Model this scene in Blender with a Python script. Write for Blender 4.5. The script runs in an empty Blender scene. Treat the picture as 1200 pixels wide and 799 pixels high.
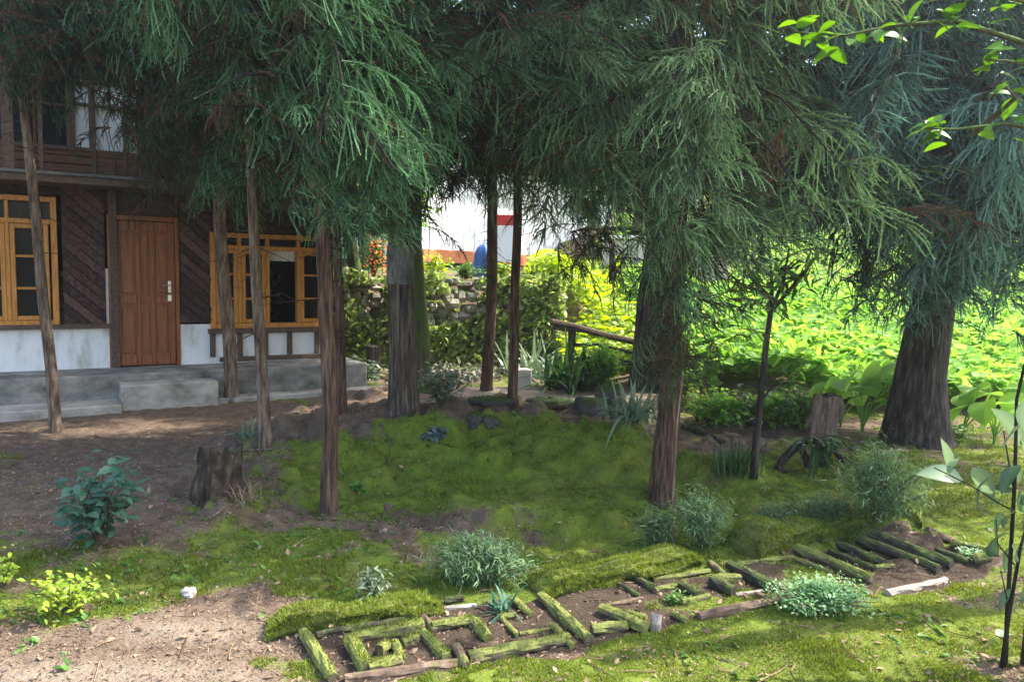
import bpy, math
import numpy as np
from mathutils import Vector, Matrix

R = np.random.default_rng(11)
rad = math.radians
sc = bpy.context.scene
COL = sc.collection

# ------------------------------------------------------------------ camera
CAM_H, PITCH, ROLL, FPX = 1.75, 5.0, 1.15, 900.0
cam_pos = np.array([0.0, 0.0, CAM_H])
_p, _r = rad(PITCH), rad(ROLL)
_f = np.array([0, math.cos(_p), -math.sin(_p)])
_r0 = np.array([1.0, 0, 0])
_u0 = np.array([0, math.sin(_p), math.cos(_p)])
c_right = math.cos(_r) * _r0 + math.sin(_r) * _u0
c_up = math.cos(_r) * _u0 - math.sin(_r) * _r0
cd = bpy.data.cameras.new("camera")
cd.sensor_width = 36.0
cd.lens = 36.0 * FPX / 1200.0
cd.clip_start = 0.05
cd.clip_end = 2000.0
cam = bpy.data.objects.new("camera", cd)
COL.objects.link(cam)
mw = Matrix.Identity(4)
for i in range(3):
    mw[i][0], mw[i][1], mw[i][2], mw[i][3] = c_right[i], c_up[i], -_f[i], cam_pos[i]
cam.matrix_world = mw
sc.camera = cam

# ------------------------------------------------------------------ light
SUN_EL, SUN_AZ = 50.0, 72.0
w = bpy.data.worlds.new("World")
sc.world = w
w.use_nodes = True
nt = w.node_tree
bg = nt.nodes["Background"]
sky = nt.nodes.new("ShaderNodeTexSky")
sky.sky_type = 'NISHITA'
sky.sun_disc = False
sky.sun_elevation = rad(SUN_EL)
sky.sun_rotation = rad(SUN_AZ)
sky.air_density = 1.2
sky.dust_density = 3.0
nt.links.new(sky.outputs[0], bg.inputs[0])
bg.inputs[1].default_value = 0.15
sl = bpy.data.lights.new("sun", 'SUN')
sl.energy = 2.9
sl.angle = rad(0.5)
sl.color = (1.0, 0.94, 0.84)
sun = bpy.data.objects.new("sun", sl)
COL.objects.link(sun)
sdir = Vector((math.sin(rad(SUN_AZ)) * math.cos(rad(SUN_EL)),
               math.cos(rad(SUN_AZ)) * math.cos(rad(SUN_EL)), math.sin(rad(SUN_EL))))
sun.rotation_euler = sdir.to_track_quat('Z', 'Y').to_euler()
sc.view_settings.view_transform = 'Standard'
sc.view_settings.look = 'None'
sc.view_settings.gamma = 1.0
sc.view_settings.exposure = 2.25
sc.view_settings.use_curve_mapping = False
sc.cycles.max_bounces = 6
sc.cycles.transparent_max_bounces = 8
sc.cycles.use_denoising = True

# ------------------------------------------------------------------ numeric helpers
def ray(px, py):
    d = c_right * (px - 600.0) / FPX + c_up * (399.5 - py) / FPX + _f
    return d

def project(P):
    P = np.atleast_2d(P) - cam_pos
    dz = P @ _f
    dz = np.where(np.abs(dz) < 1e-6, 1e-6, dz)
    x = 600.0 + FPX * (P @ c_right) / dz
    y = 399.5 - FPX * (P @ c_up) / dz
    return x, y, dz

def sstep(a, b, x):
    t = np.clip((x - a) / (b - a), 0, 1)
    return t * t * (3 - 2 * t)

def _hash(ix, iy, s):
    h = (ix.astype(np.int64) * 374761393 + iy.astype(np.int64) * 668265263 + s * 1274126177) & 0xFFFFFFFF
    h = ((h ^ (h >> 13)) * 1274126177) & 0xFFFFFFFF
    h = (h ^ (h >> 16)) & 0xFFFF
    return h / 65535.0

def vnoise(x, y, s=0):
    x = np.asarray(x, float); y = np.asarray(y, float)
    ix, iy = np.floor(x), np.floor(y)
    fx, fy = x - ix, y - iy
    fx = fx * fx * (3 - 2 * fx); fy = fy * fy * (3 - 2 * fy)
    a = _hash(ix, iy, s); b = _hash(ix + 1, iy, s)
    c = _hash(ix, iy + 1, s); d = _hash(ix + 1, iy + 1, s)
    return a + (b - a) * fx + (c - a) * fy + (a - b - c + d) * fx * fy

def fbm(x, y, s=0, o=4):
    v = 0; a = 0.5; t = 0
    for i in range(o):
        v = v + a * vnoise(np.asarray(x) * 2 ** i + 17.3 * i, np.asarray(y) * 2 ** i - 9.1 * i, s + i)
        t += a; a *= 0.5
    return v / t

# ------------------------------------------------------------------ terrain height
WA, WB = np.array([-4.6, 13.6]), np.array([.75, 14.92])   # foot of the stone wall
def wall_y(x):
    return WA[1] + (x - WA[0]) * (WB[1] - WA[1]) / (WB[0] - WA[0])

def height0(x, y):
    x = np.asarray(x, float); y = np.asarray(y, float)
    wob = (fbm(x * 1.1, y * 1.1, 5, 3) - .5) * .5
    # moss mound in the middle
    m = sstep(-3.4, -1.2, x + wob) * (1 - sstep(1.05, 1.5, x + wob * .6)) * sstep(6.0, 7.1, y + wob * .8) * (1 - sstep(9.0, 10.4, y))
    z = 0.27 * m
    z = z + 0.10 * np.exp(-((x - .8) / .9) ** 2 - ((y - 7.25) / .35) ** 2) * (1 - sstep(1.0, 1.35, x))
    z = z + 0.16 * np.exp(-((x + 2.5) / 1.2) ** 2 - ((y - 5.6) / .9) ** 2)
    # terraces to the back
    left = 1.62 * sstep(.12, .35, y - wall_y(x)) + .03 * np.maximum(0, y - wall_y(x) - 1)
    right = .15 * np.maximum(0, y - 11.0) + .04 * np.maximum(0, y - 30)
    bl = sstep(.8, 2.0, x)
    far = left * (1 - bl) + right * bl
    fieldstep = .30 * sstep(9.9, 10.25, y) * sstep(2.5, 2.9, x) * (1 - sstep(4.0, 4.6, x))
    z = z + far + fieldstep
    # distant hill so that the sheet meets the sky behind trees
    z = z + 12.0 * sstep(45, 130, y)
    return z

def height(x, y):
    x = np.asarray(x, float); y = np.asarray(y, float)
    near = 1 - sstep(14, 22, y)
    z = height0(x, y)
    z = z + (fbm(x * 2.2, y * 2.2, 21, 4) - .5) * .07 * near
    mz = np.exp(-((x - .3) / 1.7) ** 2 - ((y - 7.2) / 1.1) ** 2)
    z = z + (fbm(x * 3.2, y * 4.5, 44, 3) - .5) * .36 * mz
    rough = sstep(4.0, 5.5, y) * (1 - sstep(9.2, 10.2, y)) * sstep(-3.6, -2.0, x) * (1 - sstep(2.6, 4.0, x))
    lump = 1 - np.abs(2 * fbm(x * 3.4, y * 4.4, 47, 3) - 1) * 2.2
    z = z + lump * .055 * rough
    # small scarps where the moss has slumped
    sc_ = fbm(x * 1.1 + 4, y * 1.3, 49, 3)
    z = z + .085 * rough * (sstep(.50, .525, sc_) + .8 * sstep(.60, .62, sc_) - 1)
    z = z + (fbm(x * 13, y * 13, 33, 3) - .5) * (.022 + .02 * rough) * near
    return z

def G(px, py):
    """where the view ray through a photo pixel meets the terrain"""
    d = ray(px, py)
    t = np.linspace(1.5, 60, 6000)
    P = cam_pos + t[:, None] * d
    below = P[:, 2] < height(P[:, 0], P[:, 1])
    i = int(np.argmax(below)) if below.any() else len(t) - 1
    p = P[i].copy(); p[2] = float(height(p[0], p[1]))
    return p

def atY(px, py, Y):
    d = ray(px, py)
    return cam_pos + d * (Y / d[1])

# ------------------------------------------------------------------ mesh collector
class MB:
    def __init__(s):
        s.v, s.f, s.var, s.n = [], {3: [], 4: []}, [], 0
    def add(s, V, F, var=0.5):
        V = np.asarray(V, float).reshape(-1, 3)
        F = np.asarray(F, int)
        s.v.append(V)
        s.var.append(np.broadcast_to(np.asarray(var, float), (len(V),)))
        if len(F):
            s.f[F.shape[1]].append(F + s.n)
        s.n += len(V)
    def poly(s, V, faces, var=0.5):
        """general faces, fan-triangulated when not 3 or 4"""
        t3, t4 = [], []
        for f in faces:
            if len(f) == 4: t4.append(f)
            else:
                for i in range(1, len(f) - 1): t3.append((f[0], f[i], f[i + 1]))
        V = np.asarray(V, float)
        base = s.n
        s.add(V, np.zeros((0, 3), int), var)
        if t3: s.f[3].append(np.array(t3) + base)
        if t4: s.f[4].append(np.array(t4) + base)
    def box(s, c, size, ax=None, var=0.5, bev=0.0):
        sx, sy, sz = np.asarray(size, float) / 2
        if bev <= 0:
            V = np.array([(x, y, z) for x in (-sx, sx) for y in (-sy, sy) for z in (-sz, sz)])
            F = [(0, 1, 3, 2), (4, 6, 7, 5), (0, 4, 5, 1), (2, 3, 7, 6), (0, 2, 6, 4), (1, 5, 7, 3)]
        else:
            b = min(bev, sx * .9, sy * .9, sz * .9)
            V = []; idx = {}
            for X in (-1, 1):
                for Y in (-1, 1):
                    for Z in (-1, 1):
                        for k in range(3):
                            p = [X * (sx - b), Y * (sy - b), Z * (sz - b)]
                            p[k] = (X * sx, Y * sy, Z * sz)[k]
                            idx[(X, Y, Z, k)] = len(V); V.append(p)
            F = []
            for k in range(3):
                o = [i for i in range(3) if i != k]
                for sg in (-1, 1):
                    q = []
                    for a, bb in ((-1, -1), (1, -1), (1, 1), (-1, 1)):
                        t = [0, 0, 0]; t[k] = sg; t[o[0]] = a; t[o[1]] = bb
                        q.append(idx[(t[0], t[1], t[2], k)])
                    F.append(tuple(q))
            for k in range(3):
                o = [i for i in range(3) if i != k]
                for a in (-1, 1):
                    for bb in (-1, 1):
                        q = []
                        t = [0, 0, 0]; t[o[0]] = a; t[o[1]] = bb
                        for e, kk in ((-1, o[0]), (1, o[0]), (1, o[1]), (-1, o[1])):
                            t[k] = e; q.append(idx[(t[0], t[1], t[2], kk)])
                        F.append(tuple(q))
            for X in (-1, 1):
                for Y in (-1, 1):
                    for Z in (-1, 1):
                        F.append(tuple(idx[(X, Y, Z, k)] for k in range(3)))
            V = np.array(V)
        if ax is not None:
            V = V @ np.asarray(ax, float)
        s.poly(V + np.asarray(c, float), F, var)
    def tube(s, P, r, n=8, var=0.5, cap=True, lobes=None):
        P = np.asarray(P, float); m = len(P)
        r = np.broadcast_to(np.asarray(r, float), (m,)) if np.ndim(r) < 2 else np.asarray(r)
        T = np.gradient(P, axis=0)
        T /= np.linalg.norm(T, axis=1)[:, None] + 1e-9
        ref = np.array([1.0, 0.02, 0.01]) if abs(T[0][2]) > .8 else np.array([0.03, 0.02, 1.0])
        U = np.cross(T, ref); U /= np.linalg.norm(U, axis=1)[:, None] + 1e-9
        W = np.cross(T, U)
        a = np.arange(n) * 2 * math.pi / n
        rr = r[:, None] if r.ndim == 1 else r
        if lobes is not None: rr = rr * lobes
        V = P[:, None, :] + rr[:, :, None] * (np.cos(a)[None, :, None] * U[:, None, :] + np.sin(a)[None, :, None] * W[:, None, :])
        V = V.reshape(-1, 3)
        i = np.arange(m - 1)[:, None] * n; j = np.arange(n)[None, :]; j2 = (j + 1) % n
        F = np.stack([i + j, i + j2, i + n + j2, i + n + j], -1).reshape(-1, 4)
        base = s.n
        s.add(V, F, var)
        if cap:
            for e, row in ((0, 0), (1, m - 1)):
                cidx = s.n
                s.add(P[row][None], np.zeros((0, 3), int), var if np.ndim(var) == 0 else .5)
                jj = np.arange(n); k = (jj + 1) % n
                o = base + row * n
                F3 = np.stack([np.full(n, cidx), o + (k if e == 0 else jj), o + (jj if e == 0 else k)], -1)
                s.f[3].append(F3)
    def ribbon(s, P, wd, side, var=0.5):
        P = np.asarray(P, float); m = len(P)
        wd = np.asarray(wd, float)[:, None]
        side = np.asarray(side, float)
        V = np.concatenate([P - side * wd, P + side * wd])
        i = np.arange(m - 1)
        F = np.stack([i, i + 1, m + i + 1, m + i], -1)
        s.add(V, F, var)
    def inst(s, T, M, O, var=None, smul=None):
        """template T=(V,F3,F4,v) placed by matrices M (k,3,3) at O (k,3)"""
        V, F3, F4, tv = T
        k = len(O)
        if k == 0: return
        W = np.einsum('nj,kji->kni', V, M) + O[:, None, :]
        if var is None: var = np.full(k, .5)
        vv = np.clip(tv[None, :] + (var[:, None] - .5), 0, 1)
        base = s.n
        s.v.append(W.reshape(-1, 3)); s.var.append(vv.reshape(-1))
        off = (np.arange(k) * len(V))[:, None, None] + base
        if len(F3): s.f[3].append((F3[None] + off).reshape(-1, 3))
        if len(F4): s.f[4].append((F4[None] + off).reshape(-1, 4))
        s.n += k * len(V)
    def build(s, name, mat, parent=None, smooth=False, loc=None):
        V = np.concatenate(s.v) if s.v else np.zeros((0, 3))
        var = np.concatenate(s.var)
        f3 = np.concatenate(s.f[3]) if s.f[3] else np.zeros((0, 3), int)
        f4 = np.concatenate(s.f[4]) if s.f[4] else np.zeros((0, 4), int)
        o0 = np.zeros(3)
        if loc is not None: o0 = np.asarray(loc, float)
        elif parent is not None: o0 = np.array(WLOC.get(parent.name, (0, 0, 0)))
        V = V - o0
        me = bpy.data.meshes.new(name)
        me.vertices.add(len(V)); me.vertices.foreach_set("co", V.astype(np.float32).ravel())
        nl = 3 * len(f3) + 4 * len(f4)
        me.loops.add(nl)
        me.loops.foreach_set("vertex_index", np.concatenate([f3.ravel(), f4.ravel()]).astype(np.int32))
        nf = len(f3) + len(f4)
        me.polygons.add(nf)
        st = np.concatenate([np.arange(len(f3)) * 3, 3 * len(f3) + np.arange(len(f4)) * 4]).astype(np.int32)
        me.polygons.foreach_set("loop_start", st)
        me.polygons.foreach_set("use_smooth", np.full(nf, bool(smooth)))
        at = me.attributes.new("var", 'FLOAT', 'POINT')
        at.data.foreach_set("value", var.astype(np.float32))
        me.update(calc_edges=True)
        me.validate()
        me.materials.append(mat)
        o = bpy.data.objects.new(name, me)
        COL.objects.link(o)
        if parent is not None: o.parent = parent
        elif loc is not None: o.location = loc
        WLOC[o.name] = tuple(o0)
        return o

WLOC = {}
def empty(name, loc, label, cat, group=None):
    o = bpy.data.objects.new(name, None)
    COL.objects.link(o)
    o.location = loc
    o.empty_display_size = .2
    WLOC[o.name] = tuple(loc)
    return tag(o, label, cat, group)
def tag(o, label, cat, group=None, kind=None):
    o["label"] = label; o["category"] = cat
    if group: o["group"] = group
    if kind: o["kind"] = kind
    return o
def structure(o, label=None, cat=None):
    o["kind"] = "structure"
    if label: o["label"] = label
    if cat: o["category"] = cat
    return o
def unit(v):
    v = np.asarray(v, float)
    return v / (np.linalg.norm(v, axis=-1, keepdims=True) + 1e-12)

# ------------------------------------------------------------------ materials
def _mat(name):
    m = bpy.data.materials.new(name); m.use_nodes = True
    return m, m.node_tree, m.node_tree.nodes["Principled BSDF"]
def _ramp(nt, fac, stops):
    r = nt.nodes.new("ShaderNodeValToRGB")
    e = r.color_ramp.elements
    while len(e) < len(stops): e.new(.5)
    for el, (p, c) in zip(e, stops):
        el.position = p; el.color = (*c, 1)
    nt.links.new(fac, r.inputs[0])
    return r.outputs[0]
def _noise(nt, scale, detail=4, rough=.6, stretch=(1, 1, 1), coord='Object'):
    tc = nt.nodes.new("ShaderNodeTexCoord"); mp = nt.nodes.new("ShaderNodeMapping")
    mp.inputs['Scale'].default_value = stretch
    nt.links.new(tc.outputs[coord], mp.inputs[0])
    n = nt.nodes.new("ShaderNodeTexNoise")
    n.inputs['Scale'].default_value = scale; n.inputs['Detail'].default_value = detail; n.inputs['Roughness'].default_value = rough
    nt.links.new(mp.outputs[0], n.inputs['Vector'])
    return n.outputs[0]
def _bump(nt, b, h, strength=.4, dist=.02):
    bp = nt.nodes.new("ShaderNodeBump")
    bp.inputs['Strength'].default_value = strength; bp.inputs['Distance'].default_value = dist
    nt.links.new(h, bp.inputs['Height']); nt.links.new(bp.outputs[0], b.inputs['Normal'])
def _mix(nt, f, a, b):
    m = nt.nodes.new("ShaderNodeMix"); m.data_type = 'RGBA'
    if isinstance(f, (int, float)): m.inputs[0].default_value = f
    else: nt.links.new(f, m.inputs[0])
    for k, v in ((6, a), (7, b)):
        if isinstance(v, tuple): m.inputs[k].default_value = (*v, 1)
        else: nt.links.new(v, m.inputs[k])
    return m.outputs[2]
def _attr(nt, name="var"):
    a = nt.nodes.new("ShaderNodeAttribute"); a.attribute_name = name
    return a.outputs['Fac']
def _math(nt, op, a, b=0.0, clamp=False):
    m = nt.nodes.new("ShaderNodeMath"); m.operation = op; m.use_clamp = clamp
    for k, v in ((0, a), (1, b)):
        if isinstance(v, (int, float)): m.inputs[k].default_value = v
        else: nt.links.new(v, m.inputs[k])
    return m.outputs[0]

def noisemat(name, stops, scale=6, rough=.85, bump=.4, dist=.02, stretch=(1, 1, 1), detail=5, spec=.25, moss=None, mossthr=.55, mscale=3.0, use_var=0.0):
    m, nt, b = _mat(name)
    n = _noise(nt, scale, detail, .62, stretch)
    f = n
    if use_var:
        f = _math(nt, 'ADD', n, _math(nt, 'MULTIPLY', _math(nt, 'SUBTRACT', _attr(nt), .5), use_var))
    c = _ramp(nt, f, stops)
    if moss:
        g = _noise(nt, mscale, 5, .7)
        geo = nt.nodes.new("ShaderNodeNewGeometry")
        sx = nt.nodes.new("ShaderNodeSeparateXYZ"); nt.links.new(geo.outputs['Normal'], sx.inputs[0])
        k = _math(nt, 'ADD', g, _math(nt, 'MULTIPLY', sx.outputs['Z'], .22))
        mr = nt.nodes.new("ShaderNodeMapRange"); mr.interpolation_type = 'SMOOTHSTEP'
        nt.links.new(k, mr.inputs[0]); mr.inputs[1].default_value = mossthr - .07; mr.inputs[2].default_value = mossthr + .1
        fine = _noise(nt, 60, 3, .6)
        mc = _ramp(nt, fine, [(.3, tuple(x * .55 for x in moss)), (.7, tuple(x * 1.3 for x in moss))])
        c = _mix(nt, mr.outputs[0], c, mc)
    nt.links.new(c, b.inputs['Base Color'])
    b.inputs['Roughness'].default_value = rough
    b.inputs['Specular IOR Level'].default_value = spec
    if bump: _bump(nt, b, n, bump, dist)
    return m

def leafmat(name, dark, light, trans=.35, tcol=None, rough=.45, spec=.4, dead=None):
    m, nt, b = _mat(name)
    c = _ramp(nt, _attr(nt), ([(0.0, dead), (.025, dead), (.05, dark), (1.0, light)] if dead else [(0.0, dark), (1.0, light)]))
    nt.links.new(c, b.inputs['Base Color'])
    b.inputs['Roughness'].default_value = rough
    b.inputs['Specular IOR Level'].default_value = spec
    if trans > 0:
        t = nt.nodes.new("ShaderNodeBsdfTranslucent")
        if tcol is None:
            h = nt.nodes.new("ShaderNodeHueSaturation"); h.inputs['Saturation'].default_value = 1.15; h.inputs['Value'].default_value = 1.5
            h.inputs['Hue'].default_value = .485
            nt.links.new(c, h.inputs['Color']); nt.links.new(h.outputs[0], t.inputs[0])
        else: t.inputs[0].default_value = (*tcol, 1)
        ms = nt.nodes.new("ShaderNodeMixShader"); ms.inputs[0].default_value = trans
        out = nt.nodes["Material Output"]
        nt.links.new(b.outputs[0], ms.inputs[1]); nt.links.new(t.outputs[0], ms.inputs[2])
        nt.links.new(ms.outputs[0], out.inputs[0])
    return m

def plain(name, col, rough=.6, metal=0.0, spec=.4, vary=.12, scale=9, bump=.1, stretch=(1, 1, 1)):
    a = tuple(max(0, c * (1 - vary)) for c in col); d = tuple(min(1, c * (1 + vary)) for c in col)
    m = noisemat(name, [(.3, a), (.7, d)], scale, rough, bump, .01, stretch, 4, spec)
    m.node_tree.nodes["Principled BSDF"].inputs['Metallic'].default_value = metal
    return m

BARK_RED = noisemat("bark_red", [(.34, (.014, .009, .007)), (.5, (.085, .046, .031)), (.68, (.19, .125, .092))], 7, .95, 1.0, .03, (7, 7, .5), 7, moss=(.06, .08, .02), mossthr=.74, use_var=.7)
BARK_GREY = noisemat("bark_grey", [(.34, (.012, .009, .008)), (.5, (.075, .056, .043)), (.68, (.20, .165, .135))], 6, .95, 1.0, .04, (6, 6, .4), 7, moss=(.06, .085, .025), mossthr=.66, use_var=.7)
BARK_PALE = noisemat("bark_pale", [(.33, (.03, .02, .014)), (.5, (.135, .088, .06)), (.70, (.27, .21, .16))], 8, .95, .6, .015, (4, 4, .6), 6, moss=(.07, .09, .03), mossthr=.72, use_var=.7)
BARK_MOSS = noisemat("bark_mossy", [(.3, (.03, .025, .016)), (.55, (.09, .075, .045)), (.75, (.15, .14, .08))], 5, .95, .8, .02, (4, 4, .5), 6, moss=(.06, .1, .02), mossthr=.5, use_var=.7)
BARK_DARK = noisemat("bark_dark", [(.34, (.008, .007, .006)), (.5, (.038, .03, .026)), (.70, (.13, .10, .085))], 6, .95, .9, .03, (4, 4, .35), 7, moss=(.05, .07, .025), mossthr=.72, use_var=.7)
TWIG = noisemat("twig_wood", [(.3, (.05, .035, .025)), (.7, (.14, .1, .07))], 12, .9, .4)
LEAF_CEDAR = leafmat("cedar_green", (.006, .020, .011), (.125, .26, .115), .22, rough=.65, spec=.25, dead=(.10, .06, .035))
LEAF_CEDAR_FAR = leafmat("cedar_haze_tinted_green", (.012, .036, .030), (.17, .31, .24), .22, rough=.65, spec=.3, dead=(.09, .06, .04))  # lighter and bluer, hazy glare put into the leaf colour
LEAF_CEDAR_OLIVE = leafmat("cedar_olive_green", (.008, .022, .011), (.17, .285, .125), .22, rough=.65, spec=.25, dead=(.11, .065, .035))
# ------------------------------------------------------------------ ground sheet
def axis(lo, hi, d0, d1, end_lo, end_hi, g=1.18):
    core = list(np.arange(lo, hi + d0 * .5, d0))
    a = [core[0]]; st = d1
    while a[-1] > end_lo: a.append(a[-1] - st); st *= g
    b = [core[-1]]; st = d1
    while b[-1] < end_hi: b.append(b[-1] + st); st *= g
    return np.array(sorted(a[1:]) + core + b[1:])

# blobs (px, py, radius along x, radius along y, moss amount)
MOSSBLOB = [
    (60, 500, 2.2, 1.3, -1.1), (250, 500, 2.0, 1.0, -1.0), (400, 500, 1.2, .7, -.7), (40, 560, 1.2, .8, -.6),
    (120, 600, 1.0, .6, -.25), (330, 560, .9, .6, .1), (200, 560, .9, .5, -.35), (470, 655, .5, .25, -.3), (330, 690, .35, .2, -.35), (180, 655, .5, .25, -.2), (540, 520, 1.3, .8, .8), (640, 540, 1.2, .9, .9), (480, 560, .8, .6, .6),
    (720, 590, .8, .7, .6), (300, 650, .7, .5, .5), (150, 680, .9, .4, .35), (250, 625, .5, .4, -.2),
    (430, 600, .5, .35, -.2), (390, 620, .5, .3, -.2), (580, 585, .7, .25, .1), (620, 600, .4, .2, -.1), (700, 560, .5, .4, .6),
    (120, 785, .75, .28, -1.0), (230, 735, .45, .3, -.8), (270, 700, .25, .3, -.45), (20, 775, .5, .25, -.7), (330, 760, .3, .2, -.3), (345, 790, .2, .12, .6),
    (640, 665, 1.1, .4, .6), (480, 690, .6, .3, .5), (760, 650, .8, .5, .4),
    (700, 780, 1.0, .35, .05), (900, 750, 1.2, .7, .65), (1080, 720, .9, .7, .7), (1000, 770, .9, .4, .5), (600, 790, .6, .2, .3), (780, 765, .5, .2, -.25),
    (1100, 600, 1.6, 1.0, .7), (950, 600, 1.2, .7, .45), (1050, 540, 1.6, .8, .3), (900, 510, 1.3, .6, -.55), (860, 560, .7, .5, -.1),
    (1180, 780, .35, .3, -.9), (1100, 700, .3, .12, -.5), (1065, 730, .2, .1, -.5), (850, 495, 1.2, .5, -.5),
    (520, 470, 1.5, .8, -.8), (620, 465, 1.8, .8, -1.2),
]
_BL = [(G(a, b), c, d, e) for a, b, c, d, e in MOSSBLOB]
SANDC = [G(610, 462), G(560, 468), G(655, 464)]
# the dug bed under the log letters
BEDQ = [np.array([G(a, b)[:2] for a, b in q]) for q in (
    [(345, 745), (500, 712), (630, 698), (745, 683), (835, 660), (930, 655), (912, 712), (740, 745), (545, 785), (410, 810)],
    [(925, 655), (1015, 628), (1085, 622), (1180, 648), (1170, 662), (1110, 690), (1030, 695)])]
def inpoly(x, y, q):
    c = np.zeros(np.shape(x), bool); n = len(q); j = n - 1
    for i in range(n):
        xi, yi = q[i]; xj, yj = q[j]
        c ^= ((yi > y) != (yj > y)) & (x < (xj - xi) * (y - yi) / (yj - yi + 1e-12) + xi)
        j = i
    return c
def mossmask(x, y):
    m = np.full(np.shape(x), .48)
    for p, a, b, v in _BL:
        m = m + v * .62 * np.exp(-((x - p[0]) / a) ** 2 - ((y - p[1]) / b) ** 2)
    wx = x + (fbm(x * 3, y * 3, 71, 3) - .5) * .25; wy = y + (fbm(x * 3, y * 3, 72, 3) - .5) * .25
    bed = np.zeros(np.shape(x))
    for q in BEDQ: bed = np.maximum(bed, inpoly(wx, wy, q).astype(float))
    m = m - .75 * bed * (0.55 + .9 * fbm(x * 4, y * 4, 73, 2))
    m = m + (fbm(x * 1.6, y * 1.6, 61, 4) - .5) * .75 + (fbm(x * 5, y * 5, 62, 4) - .5) * .9
    return np.clip(m, 0, 1)
def sandmask(x, y):
    s = np.zeros(np.shape(x))
    for p in SANDC:
        s = np.maximum(s, np.exp(-(((x - p[0]) / 1.1) ** 2 + ((y - p[1]) / .75) ** 2) ** 2))
    s = s * sstep(9.35, 9.7, y + (fbm(x * 2, y * 2, 88, 2) - .5) * .5)
    for px, py, a, b in ((110, 792, .9, .16), (230, 740, .4, .14), (30, 790, .6, .14)):
        p = G(px, py); s = np.maximum(s, .75 * np.exp(-((x - p[0]) / a) ** 2 - ((y - p[1]) / b) ** 2))
    return np.clip(s, 0, 1)

xs = axis(-6.6, 7.2, .03, .06, -110, 110, 1.2)
ys = axis(2.6, 10.4, .03, .05, -60, 150, 1.14)
XX, YY = np.meshgrid(xs, ys)
ZZ = height(XX, YY)
nx, ny = len(xs), len(ys)
gm = MB()
gi = (np.arange(ny - 1)[:, None] * nx + np.arange(nx - 1)[None, :])
gm.add(np.stack([XX, YY, ZZ], -1).reshape(-1, 3), np.stack([gi, gi + 1, gi + nx + 1, gi + nx], -1).reshape(-1, 4), mossmask(XX, YY).ravel())

def ground_material():
    m, nt, b = _mat("ground_soil_and_moss")
    ms = _attr(nt, "var"); sd = _attr(nt, "sand")
    big = _noise(nt, 1.3, 4, .6); mid = _noise(nt, 9, 6, .7); fine = _noise(nt, 55, 5, .75); vfine = _noise(nt, 190, 3, .7)
    dirt = _ramp(nt, mid, [(.25, (.065, .043, .028)), (.5, (.145, .102, .070)), (.75, (.25, .19, .14))])
    lit = _ramp(nt, fine, [(.52, (0, 0, 0)), (.68, (1, 1, 1))])
    dirt = _mix(nt, _math(nt, 'MULTIPLY', lit, .55), dirt, (.21, .145, .10))
    drk = _ramp(nt, vfine, [(.34, (1, 1, 1)), (.46, (0, 0, 0))])
    dirt = _mix(nt, _math(nt, 'MULTIPLY', drk, .6), dirt, (.03, .02, .015))
    sand = _ramp(nt, fine, [(.3, (.20, .155, .11)), (.7, (.37, .305, .235))])
    dirt = _mix(nt, sd, dirt, sand)
    dirt = _mix(nt, _math(nt, 'MULTIPLY', _attr(nt, 'humus'), .75), dirt, (.040, .029, .020))
    mossa = _ramp(nt, mid, [(.25, (.035, .062, .008)), (.5, (.12, .19, .016)), (.75, (.24, .31, .036))])
    mossb = _ramp(nt, fine, [(.3, (.042, .062, .012)), (.7, (.19, .225, .038))])
    moss = _mix(nt, .5, mossa, mossb)
    moss = _mix(nt, _math(nt, 'MULTIPLY', _ramp(nt, big, [(.4, (0, 0, 0)), (.65, (1, 1, 1))]), .4), moss, (.17, .16, .045))
    pt = _noise(nt, 4.2, 6, .72)
    moss = _mix(nt, _math(nt, 'MULTIPLY', _ramp(nt, pt, [(.50, (0, 0, 0)), (.66, (1, 1, 1))]), .42), moss, (.060, .050, .022))
    moss = _mix(nt, _math(nt, 'MULTIPLY', _ramp(nt, pt, [(.32, (1, 1, 1)), (.44, (0, 0, 0))]), .5), moss, (.21, .25, .03))
    k = _math(nt, 'ADD', ms, _math(nt, 'MULTIPLY', _math(nt, 'SUBTRACT', fine, .5), .6))
    k = _math(nt, 'ADD', k, _math(nt, 'MULTIPLY', _math(nt, 'SUBTRACT', mid, .5), .7))
    mr = nt.nodes.new("ShaderNodeMapRange"); mr.interpolation_type = 'SMOOTHSTEP'
    nt.links.new(k, mr.inputs[0]); mr.inputs[1].default_value = .40; mr.inputs[2].default_value = .62
    c = _mix(nt, mr.outputs[0], dirt, moss)
    nt.links.new(c, b.inputs['Base Color'])
    b.inputs['Roughness'].default_value = 1.0; b.inputs['Specular IOR Level'].default_value = .15
    _bump(nt, b, _math(nt, 'ADD', fine, mid), .9, .02)
    return m
ground = gm.build("ground", ground_material(), smooth=True)
at = ground.data.attributes.new("sand", 'FLOAT', 'POINT')
at.data.foreach_set("value", sandmask(XX, YY).ravel().astype(np.float32))
hum = np.zeros(XX.shape)
for q in BEDQ: hum = np.maximum(hum, inpoly(XX, YY, q).astype(float))
at = ground.data.attributes.new('humus', 'FLOAT', 'POINT')
at.data.foreach_set('value', hum.ravel().astype(np.float32))
structure(ground, "mossy and bare brown soil ground of the garden with a raised mound", "ground")
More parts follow.
